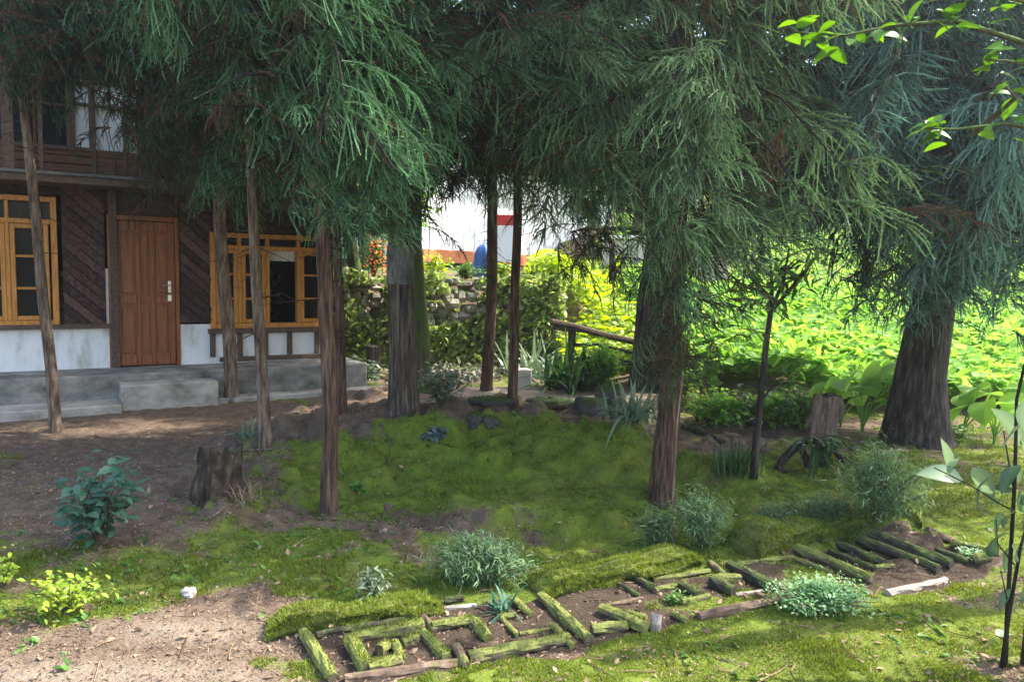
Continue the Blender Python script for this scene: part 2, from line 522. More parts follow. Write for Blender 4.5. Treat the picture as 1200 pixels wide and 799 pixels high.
# ------------------------------------------------------------------ the wooden house
HM = np.array([-.515, .857, 0]); HM /= np.linalg.norm(HM)
HN = -HM                                    # outward, towards the camera
HA = np.array([-HM[1], HM[0], 0]) * -1      # along the wall, to the right
HD = 11.4
HO = HM * HD
HAX = np.array([HA, HN, [0, 0, 1.0]])       # rows: along, out, up
def hw(s, t, z): return HO + HA * s + HN * t + np.array([0, 0, z])
def hs(px, py, t=0.0):
    """photo pixel -> (s, z) on the wall plane moved out by t"""
    d = ray(px, py); k = (HD - t - cam_pos @ HM) / (d @ HM)
    p = cam_pos + d * k
    return float((p - HO) @ HA), float(p[2])
def hbox(mb, s0, s1, z0, z1, t0, t1, var=.5, bev=.006):
    mb.box(hw((s0 + s1) / 2, (t0 + t1) / 2, (z0 + z1) / 2), (abs(s1 - s0), abs(t1 - t0), abs(z1 - z0)), HAX, var, bev)

WOOD_DOOR = noisemat("varnished_door_wood", [(.3, (.11, .030, .007)), (.5, (.21, .062, .014)), (.7, (.30, .10, .027))], 5, .42, .15, .006, (9, 9, .6), 5, .45)
WOOD_FRAME = noisemat("orange_frame_wood", [(.3, (.34, .125, .020)), (.5, (.50, .20, .035)), (.7, (.60, .27, .06))], 6, .45, .12, .006, (6, 6, .8), 5, .4)
WOOD_DARK = noisemat("dark_stained_boards", [(.3, (.022, .011, .009)), (.5, (.06, .03, .023)), (.72, (.12, .066, .05))], 7, .7, .3, .008, (3, 3, 3), 6, .3, use_var=.5)
WOOD_BEAM = noisemat("weathered_beam", [(.3, (.05, .032, .024)), (.6, (.12, .082, .06)), (.8, (.2, .15, .12))], 8, .85, .4, .01, (4, 4, 4), 6)
WOOD_PANEL = noisemat("brown_board_panel", [(.3, (.06, .027, .012)), (.6, (.13, .06, .027)), (.8, (.20, .10, .05))], 6, .6, .25, .008, (2, 2, 9), 6, .3)
PLASTER = noisemat("white_plaster", [(.3, (.42, .40, .36)), (.46, (.70, .70, .70)), (.8, (.82, .82, .83))], 2.6, .9, .2, .006, (1.6, 1.6, .7), 8)
CEMENT = noisemat("grey_cement", [(.3, (.07, .064, .054)), (.5, (.19, .178, .155)), (.7, (.34, .315, .275))], 3.2, .9, .25, .008, (1, 1, 1.6), 8)
CEMENT_PALE = noisemat("pale_cement", [(.3, (.14, .125, .10)), (.5, (.34, .31, .265)), (.7, (.50, .455, .39))], 3.2, .9, .25, .008, (1, 1, 1.6), 8)
TIN = noisemat("rusty_tin", [(.3, (.05, .045, .045)), (.6, (.13, .115, .105)), (.8, (.24, .21, .18))], 4, .6, .2, .01, (1, 1, 1), 6, .4)
BLUETIN = noisemat("blue_roof_tin", [(.3, (.03, .05, .12)), (.7, (.06, .10, .24))], 3, .5, .15, .01)
GLASS, _gn, _gb = _mat("dark_window_glass")
_gb.inputs['Base Color'].default_value = (.012, .014, .014, 1); _gb.inputs['Roughness'].default_value = .04; _gb.inputs['Specular IOR Level'].default_value = .12
GLASS_PAINTED_SKY, _gn, _gb = _mat("sky_painted_window_glass")
_gb.inputs['Base Color'].default_value = (.80, .83, .87, 1); _gb.inputs['Metallic'].default_value = .25; _gb.inputs['Roughness'].default_value = .08  # pale base colour paints in the bright sky reflection
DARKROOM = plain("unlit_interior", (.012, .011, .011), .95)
CLOTH = plain("white_curtain", (.72, .72, .70), .9)
BRASS = plain("brass", (.55, .43, .22), .3, .9)
STEEL = plain("steel", (.62, .62, .60), .3, .9)

house = empty("wooden_house", tuple(hw(0, 0, 0)), "two storey house of dark diagonal boards and white plaster behind thin trunks", "house")

S_L = -4.6
S_R = hs(384, 330)[0]
Z_FL = hs(165, 429)[1]
Z_SILL = hs(100, 382)[1]
Z_TOP = hs(100, 214)[1]
sP1a, sP1b = hs(69, 300)[0], hs(130, 300)[0]
sDa, sDb = hs(132, 345)[0], hs(206, 345)[0]
sP2a, sP2b = hs(209, 320)[0], hs(247, 320)[0]
Z_DT = hs(160, 259)[1]
print("house", S_R, Z_FL, Z_SILL, Z_TOP, sDa, sDb, Z_DT)

# body: plaster wall (thick) with openings left as darker fills
b = MB()
def wallseg(s0, s1, z0, z1): hbox(b, s0, s1, z0, z1, -.16, 0, bev=0)
wallseg(S_L, sDa - .05, Z_FL - .05, Z_SILL)
wallseg(sDb + .05, S_R, Z_FL - .05, Z_SILL)
wallseg(sDa - .078, sDa - .05, Z_SILL + .001, Z_SILL + .75)
b.build("plaster_wall", PLASTER, house)
b = MB()
# rear volume and side wall
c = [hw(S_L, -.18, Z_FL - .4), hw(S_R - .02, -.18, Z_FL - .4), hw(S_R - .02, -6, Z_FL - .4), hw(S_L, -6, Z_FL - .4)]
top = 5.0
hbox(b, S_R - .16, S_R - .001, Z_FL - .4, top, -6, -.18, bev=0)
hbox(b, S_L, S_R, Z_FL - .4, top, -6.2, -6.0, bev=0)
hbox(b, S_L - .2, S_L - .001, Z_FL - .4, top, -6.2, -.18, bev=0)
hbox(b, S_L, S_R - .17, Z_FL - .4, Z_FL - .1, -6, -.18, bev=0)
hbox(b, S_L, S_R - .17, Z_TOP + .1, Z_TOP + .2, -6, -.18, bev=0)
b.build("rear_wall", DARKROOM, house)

def clip_rect(poly, x0, x1, z0, z1):
    def clip(p, f):
        o = []
        for i in range(len(p)):
            a, c = p[i], p[(i + 1) % len(p)]
            fa, fc = f(a), f(c)
            if fa >= 0: o.append(a)
            if fa * fc < 0:
                t = fa / (fa - fc); o.append((a[0] + t * (c[0] - a[0]), a[1] + t * (c[1] - a[1])))
        return o
    for f in (lambda q: q[0] - x0, lambda q: x1 - q[0], lambda q: q[1] - z0, lambda q: z1 - q[1]):
        poly = clip(poly, f)
        if len(poly) < 3: return []
    return poly
def plank_panel(name, s0, s1, z0, z1, ang, wdt=.105, t0=0.0, th=.022):
    m = MB()
    d = np.array([math.cos(ang), math.sin(ang)]); nrm = np.array([-d[1], d[0]])
    c0 = np.array([(s0 + s1) / 2, (z0 + z1) / 2]); Rr = math.hypot(s1 - s0, z1 - z0)
    k = -Rr
    while k < Rr:
        q = [c0 + d * -Rr + nrm * k, c0 + d * Rr + nrm * k, c0 + d * Rr + nrm * (k + wdt - .012), c0 - d * Rr + nrm * (k + wdt - .012)]
        p = clip_rect([tuple(x) for x in q], s0, s1, z0, z1)
        if p:
            tt = th + R.uniform(-.004, .004); n = len(p)
            tilt = .008
            V = [hw(a, t0, z) for a, z in p] + [hw(a, t0 + tt + tilt * (np.dot(np.array([a, z]) - c0, nrm) - k) / wdt, z) for a, z in p]
            F = [tuple(range(n, 2 * n))] + [(i, (i + 1) % n, n + (i + 1) % n, n + i) for i in range(n)]
            m.poly(V, F, R.uniform(.2, .8))
        k += wdt
    hbox(m, s0, s1, z0, z1, t0 - .16, t0 - .003, .1, 0)
    return m.build(name, WOOD_DARK, house)
plank_panel("plank_panel", sP1a + .04, min(sP1b, sDa - .082), Z_SILL + .03, Z_TOP, rad(-42))
plank_panel("plank_panel", sDb + .06, sP2b, Z_SILL + .03, Z_TOP, rad(-42))
# lintel area over the door and windows
m = MB(); hbox(m, sDa - .12, sDb + .05, Z_DT + .075, Z_TOP, -.16, -.02, .3, 0)
zW2 = hs(300, 274)[1]
hbox(m, sP2b + .001, S_R, zW2 + .02, Z_TOP, -.16, -.01, .3, 0)
hbox(m, S_L, sP1a + .039, hs(30, 229)[1] + .02, Z_TOP, -.16, -.01, .3, 0)
m.build("lintel_boards", WOOD_DARK, house)

# door
m = MB(); fr = .05
hbox(m, sDa - .05, sDa - .001, Z_FL, Z_DT + .07, -.10, .025)
hbox(m, sDb + .001, sDb + .05, Z_FL, Z_DT + .07, -.10, .025)
hbox(m, sDa, sDb, Z_DT + .005, Z_DT + .07, -.10, .025)
m.build("door_frame", WOOD_DOOR, house)
m = MB(); dw = sDb - sDa
hbox(m, sDa + .004, sDb - .004, Z_FL + .01, Z_DT, -.07, -.035, .5, 0)
zm = Z_FL + .46 * (Z_DT - Z_FL)
cols = [0, .105, .37, .435, .60, .665, .895, 1]
for i in (0, 2, 4, 6):
    hbox(m, sDa + dw * cols[i] + .004, sDa + dw * cols[i + 1] - (.004 if i == 6 else 0), Z_FL + .012, Z_DT - .002, -.036, -.012)
for z0, z1 in ((Z_FL + .012, Z_FL + .15), (zm - .05, zm + .06), (Z_DT - .13, Z_DT - .002)):
    for i in (1, 3, 5):
        hbox(m, sDa + dw * cols[i] + .001, sDa + dw * cols[i + 1] - .001, z0, z1, -.036, -.014)
for z0, z1 in ((Z_FL + .15, zm - .05), (zm + .06, Z_DT - .13)):
    for i in (1, 3, 5):
        hbox(m, sDa + dw * cols[i] + .025, sDa + dw * cols[i + 1] - .025, z0 + .03, z1 - .03, -.036, -.022, bev=.012)
door = m.build("door", WOOD_DOOR, house)
WLOC[door.name] = WLOC[house.name]
m = MB(); sh = sDb - .075
hbox(m, sh - .02, sh + .02, zm + .10, zm + .26, -.012, -.002)
hbox(m, sh - .025, sh + .025, zm - .02, zm + .07, -.012, -.001)
m.tube([hw(sh, -.005, zm + .2), hw(sh, .04, zm + .2), hw(sh - .02, .05, zm + .2), hw(sh - .11, .05, zm + .2)], [.01, .01, .01, .008], 8)
m.build("handle", STEEL, door)

def window(s0, s1, z0, z1, transom, sashes, glass=GLASS, out=.03, arch=False, name="window", reveal=None):
    """frame with transom lights above and casement sashes of three panes below"""
    f = MB(); fw = .07
    hbox(f, s0, s0 + fw, z0, z1, -.12, out); hbox(f, s1 - fw, s1, z0, z1, -.12, out)
    hbox(f, s0 + fw + .001, s1 - fw - .001, z1 - fw, z1 - .001, -.12, out - .003); hbox(f, s0 + fw + .001, s1 - fw - .001, z0 + .001, z0 + fw, -.12, out - .003)
    hbox(f, s0 + fw + .001, s1 - fw - .001, transom - .03, transom + .03, -.12, out - .004)
    n = len(sashes)
    for k, (a, c2, mode) in enumerate(sashes):
        if k: hbox(f, a - .022, a + .022, z0 + fw + .001, z1 - fw - .001, -.118, out - .006)
    w_ = f.build(name, WOOD_FRAME, house)
    WLOC[w_.name] = WLOC[house.name]
    g = MB()
    hbox(g, s0 + fw, s1 - fw, transom + .031, z1 - fw, -.095, -.085, bev=0)
    for a, c2, mode in sashes:
        if mode != 'open': hbox(g, a + .03, c2 - .03, z0 + fw, transom - .031, -.075, -.065, bev=0)
    g.build("pane", glass, w_)
    for a, c2, mode in sashes:
        if mode == 'open': continue
        q = MB(); st = .055; A, B = a + .024, c2 - .024; Z0, Z1 = z0 + fw + .004, transom - .034
        hbox(q, A, A + st, Z0, Z1, -.06, out - .012); hbox(q, B - st, B, Z0, Z1, -.06, out - .012)
        hbox(q, A + st + .001, B - st - .001, Z0, Z0 + st, -.06, out - .014); hbox(q, A + st + .001, B - st - .001, Z1 - st, Z1, -.06, out - .014)
        for k in (1, 2):
            z = Z0 + (Z1 - Z0) * k / 3
            hbox(q, A + st + .001, B - st - .001, z - .016, z + .016, -.06, out - .016)
        q.build("sash", WOOD_FRAME, w_)
    return w_
zt1 = hs(30, 259)[1]
s1b = hs(68, 310)[0]; z1t = hs(30, 229)[1]; z1b = hs(40, 382)[1]
sm = hs(10, 320)[0]
window(sm - (s1b - sm) * 2 + .1, s1b, z1b, z1t, zt1, [(sm - 2 * (s1b - sm) + .17, sm - (s1b - sm), ''), (sm - (s1b - sm), sm, ''), (sm, s1b - .07, '')])
s2a, s2b = hs(246, 330)[0], hs(383, 330)[0]
z2b, zt2 = hs(310, 384)[1] + .0, hs(310, 291)[1]
cut = [hs(x, 330)[0] for x in (281, 314, 350)]
w2 = window(s2a, s2b, z2b, zW2, zt2, [(s2a + .05, cut[0], ''), (cut[0], cut[1], ''), (cut[1], cut[2], 'open'), (cut[2], s2b - .05, '')])
m = MB()
n = 24; P = np.linspace(cut[1] + .03, cut[2] - .03, n)
zc = hs(330, 296)[1]; zc2 = hs(330, 306)[1]
V = np.array([hw(p, -.10 + .012 * math.sin(i * 1.9), z) for z in (zt2 - .03, zc2) for i, p in enumerate(P)])
m.add(V, [(i, i + 1, n + i + 1, n + i) for i in range(n - 1)])
m.build("curtain", CLOTH, w2)

# window sills and lower timber studs
m = MB(); hbox(m, S_L, sP1b - .02, Z_SILL - .03, Z_SILL + .028, -.02, .07); m.build("sill", WOOD_BEAM, house)
m = MB(); hbox(m, sP2b - .05, S_R + .02, z2b - .07, z2b - .002, -.02, .08); m.build("sill", WOOD_BEAM, house)
for px in (249, 281, 311, 339, 371):
    s_ = hs(px, 405)[0]
    m = MB(); hbox(m, s_ - .035, s_ + .035, Z_FL + .09, z2b - .072, -.01, .045); m.build("stud", WOOD_BEAM, house)
m = MB(); hbox(m, sP2b + .1, S_R + .02, Z_FL + .02, Z_FL + .085, -.01, .05); m.build("floor_beam", WOOD_BEAM, house)
for s_ in (sP1b + .03, S_R + .03):
    m = MB(); hbox(m, s_ - .05, s_ + .05, Z_FL, Z_TOP + .3, -.12, .03); m.build("corner_post", WOOD_BEAM, house)

# plinth, step, apron
gz = 0.0
m = MB(); hbox(m, S_L - .3, S_R + .35, -.3, Z_FL - .004, -.5, .75, bev=.015); m.build("plinth", CEMENT, house)
sa, sb = hs(142, 455, 1.1)[0], hs(256, 455, 1.1)[0]
m = MB(); hbox(m, sa, sb, -.3, hs(200, 449, 1.1)[1], .752, 1.1, bev=.012); m.build("step", CEMENT_PALE, house)
m = MB(); hbox(m, S_L - .3, sa - .004, -.3, .10, .752, 1.25, bev=.01); hbox(m, sb + .004, S_R + .6, -.3, .07, .752, 1.05, bev=.01); m.build("apron", CEMENT_PALE, house)

# first floor: balcony slab, panels, windows, posts, roof
zB = hs(100, 211, .55)[1]
m = MB(); hbox(m, S_L - .4, S_R + .3, zB - .06, zB + .03, -.1, .6); m.build("balcony_slab", WOOD_BEAM, house)
m = MB()
hbox(m, S_L - .4, S_R + .3, zB + .031, zB + .07, .50, .62, bev=.004); m.build("balcony_edge", TIN, house)
zU = zB + .03
u0 = hs(82, 150)[0]
m = MB()
for i in range(4):
    hbox(m, S_L, u0 + 1.0, zU + .005 + i * .105, zU + .10 + i * .105, -.03, -.001 - .004 * (i % 2), R.uniform(.3, .7))
m.build("board_panel", WOOD_PANEL, house)
zu1 = hs(120, 100)[1]; zuS = zU + .43
m = MB()
hbox(m, S_L, S_R, zu1 + .06, 5.3, -.16, -.02, .4, 0)
sUa, sUb = hs(112, 150)[0], hs(160, 150)[0]
hbox(m, sUb + .06, S_R, zU, zu1 + .06, -.16, -.02, .4, 0)
for k in range(14):
    s_ = sUb + .1 + k * .19
    if s_ < S_R: hbox(m, s_, s_ + .17, zU, 5.2, -.019, .004 + R.uniform(0, .006), R.uniform(.2, .8), .004)
m.build("upper_wall", WOOD_DARK, house)
def upper_window(a, c2, z0, z1, muls, rail):
    f = MB(); fw = .05
    hbox(f, a - fw, a, z0 - fw, z1 + fw, -.10, .02); hbox(f, c2, c2 + fw, z0 - fw, z1 + fw, -.10, .02)
    hbox(f, a, c2, z1, z1 + fw, -.10, .018); hbox(f, a, c2, z0 - fw, z0, -.10, .018)
    for q in muls: hbox(f, q - .018, q + .018, z0, z1, -.09, .012)
    hbox(f, a, c2, rail - .018, rail + .018, -.09, .008)
    o = f.build("window", WOOD_BEAM, house); WLOC[o.name] = WLOC[house.name]
    return o
zr = hs(130, 126)[1]
o = upper_window(sUa, sUb, zU + .06, zu1, [hs(146, 150)[0]], zr)
g = MB(); hbox(g, sUa, sUb, zU + .06, zu1, -.06, -.05, bev=0); g.build("pane", GLASS_PAINTED_SKY, o)
sVa, sVb = hs(88, 140)[0], hs(104, 140)[0]
o = upper_window(sVa, sVb, zuS, zu1 - .03, [], hs(95, 122)[1])
g = MB(); hbox(g, sVa, sVb, zuS, zu1 - .03, -.06, -.05, bev=0); g.build("pane", GLASS_PAINTED_SKY, o)
o = upper_window(S_L + .05, sVa - .1, zuS, zu1 - .03, [hs(40, 140)[0]], hs(60, 122)[1])
g = MB(); hbox(g, S_L + .05, sVa - .1, zuS, zu1 - .03, -.06, -.05, bev=0); g.build("pane", GLASS, o)
for s_, wd in ((hs(8, 130, .5)[0], .12), (hs(47, 150, .5)[0], .05), (S_R + .2, .1)):
    m = MB(); hbox(m, s_ - wd / 2, s_ + wd / 2, zU + .04, 4.95, .44, .44 + wd); m.build("balcony_post", WOOD_BEAM, house)
# gable roof, ridge along the wall normal, tin sheets
m = MB(); sc0 = (S_L + S_R) / 2; zr0 = 4.95; half = (S_R - S_L) / 2 + .9
for sg in (-1, 1):
    n = 60
    for i in range(n):
        pass
rid = zr0 + 1.7
for sg in (-1, 1):
    k = 90; tt = np.linspace(-6.8, 1.3, k); cor = .018 * np.sin(np.arange(k) * math.pi / 2)
    V = []
    for q, ss in enumerate((0.0, 1.0)):
        for i in range(k): V.append(hw(sc0 + sg * half * ss, tt[i], rid - (rid - zr0) * ss + cor[i]))
    V = np.array(V)
    F = [(i, i + 1, k + i + 1, k + i) for i in range(k - 1)]
    m.add(V, F); m.add(V - np.array([0, 0, .03]), F)
m.build("roof", BLUETIN, house)
m = MB()
for sg in (-1, 1):
    P = [hw(sc0 + sg * half * ss, 1.28, rid - (rid - zr0) * ss - .12) for ss in (0, 1)]
    dd = unit(P[1] - P[0]); m.box((P[0] + P[1]) / 2, (np.linalg.norm(P[1] - P[0]), .03, .18), np.array([dd, HN, np.cross(dd, HN)]), .5, .004)
m.build("bargeboard", WOOD_PANEL, house)
m = MB(); V = [hw(S_L, -.02, 5.3), hw(S_R, -.02, 5.3), hw(sc0, -.02, rid - .15)]
V2 = [v - HN * .1 for v in V]
m.poly(V + V2, [(0, 1, 2), (5, 4, 3), (0, 3, 4, 1), (1, 4, 5, 2), (2, 5, 3, 0)]); m.build("gable_wall", WOOD_DARK, house)
# low tin eave at the right-hand corner
m = MB()
e0, e1 = hs(300, 250, .7)[0], hs(432, 262, .7)[0]
k = 50; tt = np.linspace(-2.5, 1.0, k)
z0e = hs(430, 268, .7)[1]
V = [hw(a, t_, z0e + dz + .015 * math.sin(i * 1.6)) for a, dz in ((S_R - .9, .34), (S_R + .95, 0.03)) for i, t_ in enumerate(tt)]
V = np.array(V); F = [(i, i + 1, k + i + 1, k + i) for i in range(k - 1)]
m.add(V, F); m.add(V - np.array([0, 0, .05]), F)
m.build("side_eave", TIN, house)
# ------------------------------------------------------------------ conifer foliage
def strand(rng, L, droop, needles, wd):
    """one rope-like cedar shoot along +X that curves down: returns V, F3, F4, var"""
    k = 4
    t = np.linspace(0, 1, k)
    P = np.stack([L * t * (1 - .18 * t), np.zeros(k), -droop * L * t ** 1.8], -1)
    P[:, 1] += L * .1 * rng.uniform(-1, 1) * t ** 2
    V, F3, F4, C = [], [], [], []
    for ax in (np.array([0, 1.0, 0]), np.array([0, 0, 1.0])):
        b = len(V)
        for i in range(k):
            ww = wd * (1 - .6 * t[i])
            V.append(P[i] - ax * ww); V.append(P[i] + ax * ww); C += [.10 + .65 * t[i] ** 1.3] * 2  # shoot base coloured dark for inner shade, young tip lighter
        for i in range(k - 1): F4.append((b + 2 * i, b + 2 * i + 1, b + 2 * i + 3, b + 2 * i + 2))
    for j in range(needles):
        tt = (j + .6) / needles
        p = np.array([np.interp(tt, t, P[:, q]) for q in range(3)])
        a = j * 2.4 + rng.uniform(-.4, .4)
        nd = np.array([.75, .66 * math.cos(a), .66 * math.sin(a)])
        ln = .026 * (1 - .3 * tt) * rng.uniform(.8, 1.2)
        sd = np.array([0, -math.sin(a), math.cos(a)]) * .0046
        b = len(V)
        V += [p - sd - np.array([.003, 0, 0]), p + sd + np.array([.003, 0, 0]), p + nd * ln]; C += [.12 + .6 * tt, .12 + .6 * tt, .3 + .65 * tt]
        F3.append((b, b + 1, b + 2))
    return np.array(V), F3, F4, np.array(C)

def rotz(a): c, s = math.cos(a), math.sin(a); return np.array([[c, -s, 0], [s, c, 0], [0, 0, 1.0]])
def roty(a): c, s = math.cos(a), math.sin(a); return np.array([[c, 0, s], [0, 1.0, 0], [-s, 0, c]])
def rotx(a): c, s = math.cos(a), math.sin(a); return np.array([[1.0, 0, 0], [0, c, -s], [0, s, c]])

def spray(seed, nodes, needles, wd, L0=.33):
    """a drooping frond of many shoots, about 0.6 long along +X"""
    rng = np.random.default_rng(seed)
    Vs, F3s, F4s, Cs = [], [], [], []; n = 0
    def put(V, F3, F4, C):
        nonlocal n
        Vs.append(V); Cs.append(C)
        F3s.extend([tuple(i + n for i in f) for f in F3]); F4s.extend([tuple(i + n for i in f) for f in F4]); n += len(V)
    AL = .55
    def axp(t): return np.array([AL * t * (1 - .12 * t), .05 * math.sin(3 * t + seed), -.26 * t ** 2])
    for i in range(nodes):
        t = .08 + .9 * i / (nodes - 1)
        for sd in (-1, 1):
            L = L0 * (1.05 - .45 * t) * rng.uniform(.65, 1.15)
            V, F3, F4, C = strand(rng, L, rng.uniform(.5, 1.2), needles, wd)
            M = rotz(sd * rad(rng.uniform(18, 78) * (1 - .35 * t))) @ roty(rad(rng.uniform(-18, 38))) @ rotx(rng.uniform(-.6, .6))
            put(V @ M.T + axp(t), F3, F4, C)
    V, F3, F4, C = strand(rng, L0 * .9, .5, needles, wd); put(V @ roty(.5).T + axp(1), F3, F4, C)
    tt = np.linspace(0, 1, 5); P = np.array([axp(q) for q in tt])
    mb = MB(); mb.tube(P, .006 * (1 - .6 * tt), 3, .0, False)
    put(mb.v[0], [], [tuple(f) for f in mb.f[4][0]], np.zeros(len(mb.v[0])))
    return (np.concatenate(Vs), np.array(F3s, int).reshape(-1, 3), np.array(F4s, int).reshape(-1, 4), np.concatenate(Cs))

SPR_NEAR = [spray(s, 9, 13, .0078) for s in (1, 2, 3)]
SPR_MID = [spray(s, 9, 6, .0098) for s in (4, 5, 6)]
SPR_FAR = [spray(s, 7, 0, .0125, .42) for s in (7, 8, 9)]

def frames(dirs, roll):
    """matrices whose first column is dirs (k,3), third roughly up"""
    d = unit(dirs)
    up = np.tile(np.array([0, 0, 1.0]), (len(d), 1))
    bad = np.abs(d[:, 2]) > .97
    up[bad] = (1, 0, 0)
    y = unit(np.cross(up, d)); z = np.cross(d, y)
    c, s = np.cos(roll)[:, None], np.sin(roll)[:, None]
    y2 = c * y + s * z; z2 = -s * y + c * z
    return np.stack([d, y2, z2], -1)

# how low the drooping foliage reaches in the photograph (pixel column -> lowest pixel row)
CONT_X = np.array([-400, 0, 60, 100, 160, 215, 240, 290, 335, 350, 395, 410, 480, 500, 560, 575, 610, 630, 655, 680, 712, 730, 760, 782, 800, 830, 850, 900, 960, 1000, 1050, 1130, 1200, 1700])
CONT_Y = np.array([60, 55, 75, 95, 110, 190, 235, 250, 245, 215, 215, 265, 270, 235, 235, 235, 215, 225, 330, 355, 330, 225, 235, 370, 440, 390, 330, 290, 290, 350, 375, 370, 340, 330])

class Crown:
    def __init__(s, rng): s.rng = rng; s.O, s.D, s.S, s.Rl, s.V = [], [], [], [], []
    def put(s, o, d, sc_, var):
        s.O.append(o); s.D.append(d); s.S.append(sc_); s.Rl.append(s.rng.uniform(-.5, .5)); s.V.append(var)
    def emit(s, mb, T, lim=True, slack=14):
        O = np.array(s.O); D = np.array(s.D); S = np.array(s.S); Rl = np.array(s.Rl); V = np.array(s.V)
        if len(O) == 0: return 0
        tip = O + unit(D) * (.75 * S)[:, None] - np.array([0, 0, 1.0]) * (.42 * S)[:, None]
        keep = np.ones(len(O), bool)
        if lim:
            for q in (tip, O):
                x, y, dz = project(q)
                cy = np.interp(x, CONT_X, CONT_Y) + s.rng.uniform(-slack, slack, len(O))
                keep &= ~((dz > 0) & (y > cy))
            keep &= (np.linalg.norm(O - cam_pos, axis=1) > 3.2) | (O[:, 1] < -1)
        O, D, S, Rl, V = O[keep], D[keep], S[keep], Rl[keep], V[keep]
        M = frames(D, Rl) * S[:, None, None]
        pick = s.rng.integers(0, len(T), len(O))
        for k in range(len(T)):
            q = pick == k
            mb.inst(T[k], M[q], O[q], V[q])
        return len(O)

def trunk_path(pts, top, n_up=8, tp=.35):
    """pts: [(px,py,width px)...] from the base up; same distance as the base"""
    b = G(pts[0][0], pts[0][1]); Y = b[1]
    P, W = [], []
    for px, py, wd in pts:
        q = atY(px, py, Y); dz = (q - cam_pos) @ _f
        P.append(q); W.append(wd * dz / FPX / 2)
    P[0] = b
    P, W = np.array(P), np.array(W)
    # resample
    zz = P[:, 2]; L = []
    n = 14
    zq = np.linspace(zz[0], zz[-1], n)
    Q = np.stack([np.interp(zq, zz, P[:, i]) for i in range(3)], -1); r = np.interp(zq, zz, W)
    d = unit(Q[-1] - Q[0])
    if top > Q[-1][2] + .3:
        ex = np.linspace(0, 1, n_up + 1)[1:]
        h = top - Q[-1][2]
        E = Q[-1] + np.stack([d[0] * .5 * h * ex, d[1] * 0 * ex, h * ex], -1)
        Q = np.concatenate([Q, E]); r = np.concatenate([r, r[-1] * (1 - (1 - tp * .5) * ex)])
    Q[:, 0] += (vnoise(Q[:, 2] * 1.3, Q[:, 2] * 0 + b[0] * 7, 3) - .5) * r * .8
    Q = np.concatenate([Q[:1] - np.array([0, 0, .18]), Q]); r = np.concatenate([r[:1] * 1.05, r])
    return Q, r

def make_trunk(mb, Q, r, n=14, flare=0.0, lob=5, flh=.45, rough=.05, seed=0):
    a = np.arange(n) * 2 * math.pi / n
    h = np.maximum(Q[:, 2] - Q[1, 2], 0)
    # denser rings near the base for the flare
    if flare > 0:
        zq = np.concatenate([[Q[0, 2]], Q[1, 2] + flh * 2.2 * np.linspace(0, 1, 9) ** 1.3])
        Qn = np.stack([np.interp(zq, Q[:, 2], Q[:, i]) for i in range(3)], -1); rn = np.interp(zq, Q[:, 2], r)
        k = Q[:, 2] > zq[-1] + .05
        Q = np.concatenate([Qn, Q[k]]); r = np.concatenate([rn, r[k]])
        h = np.maximum(Q[:, 2] - Q[1, 2], 0)
    ph = seed * 1.7
    L = 1 + rough * (np.cos(3 * a[None] + ph) * .5 + np.cos(5 * a[None] + 2 * ph + h[:, None] * .5) * .5) + rough * .8 * (vnoise(h[:, None] * 2.5 + 0 * a[None], a[None] * 2 + 0 * h[:, None], seed) - .5)
    if flare > 0:
        e = np.exp(-h / flh)[:, None] * flare
        L = L + e * (.45 + .55 * np.maximum(0, np.cos(lob * a[None] + ph)) ** 1.5)
    mb.tube(Q, r, n, .5, True, L)

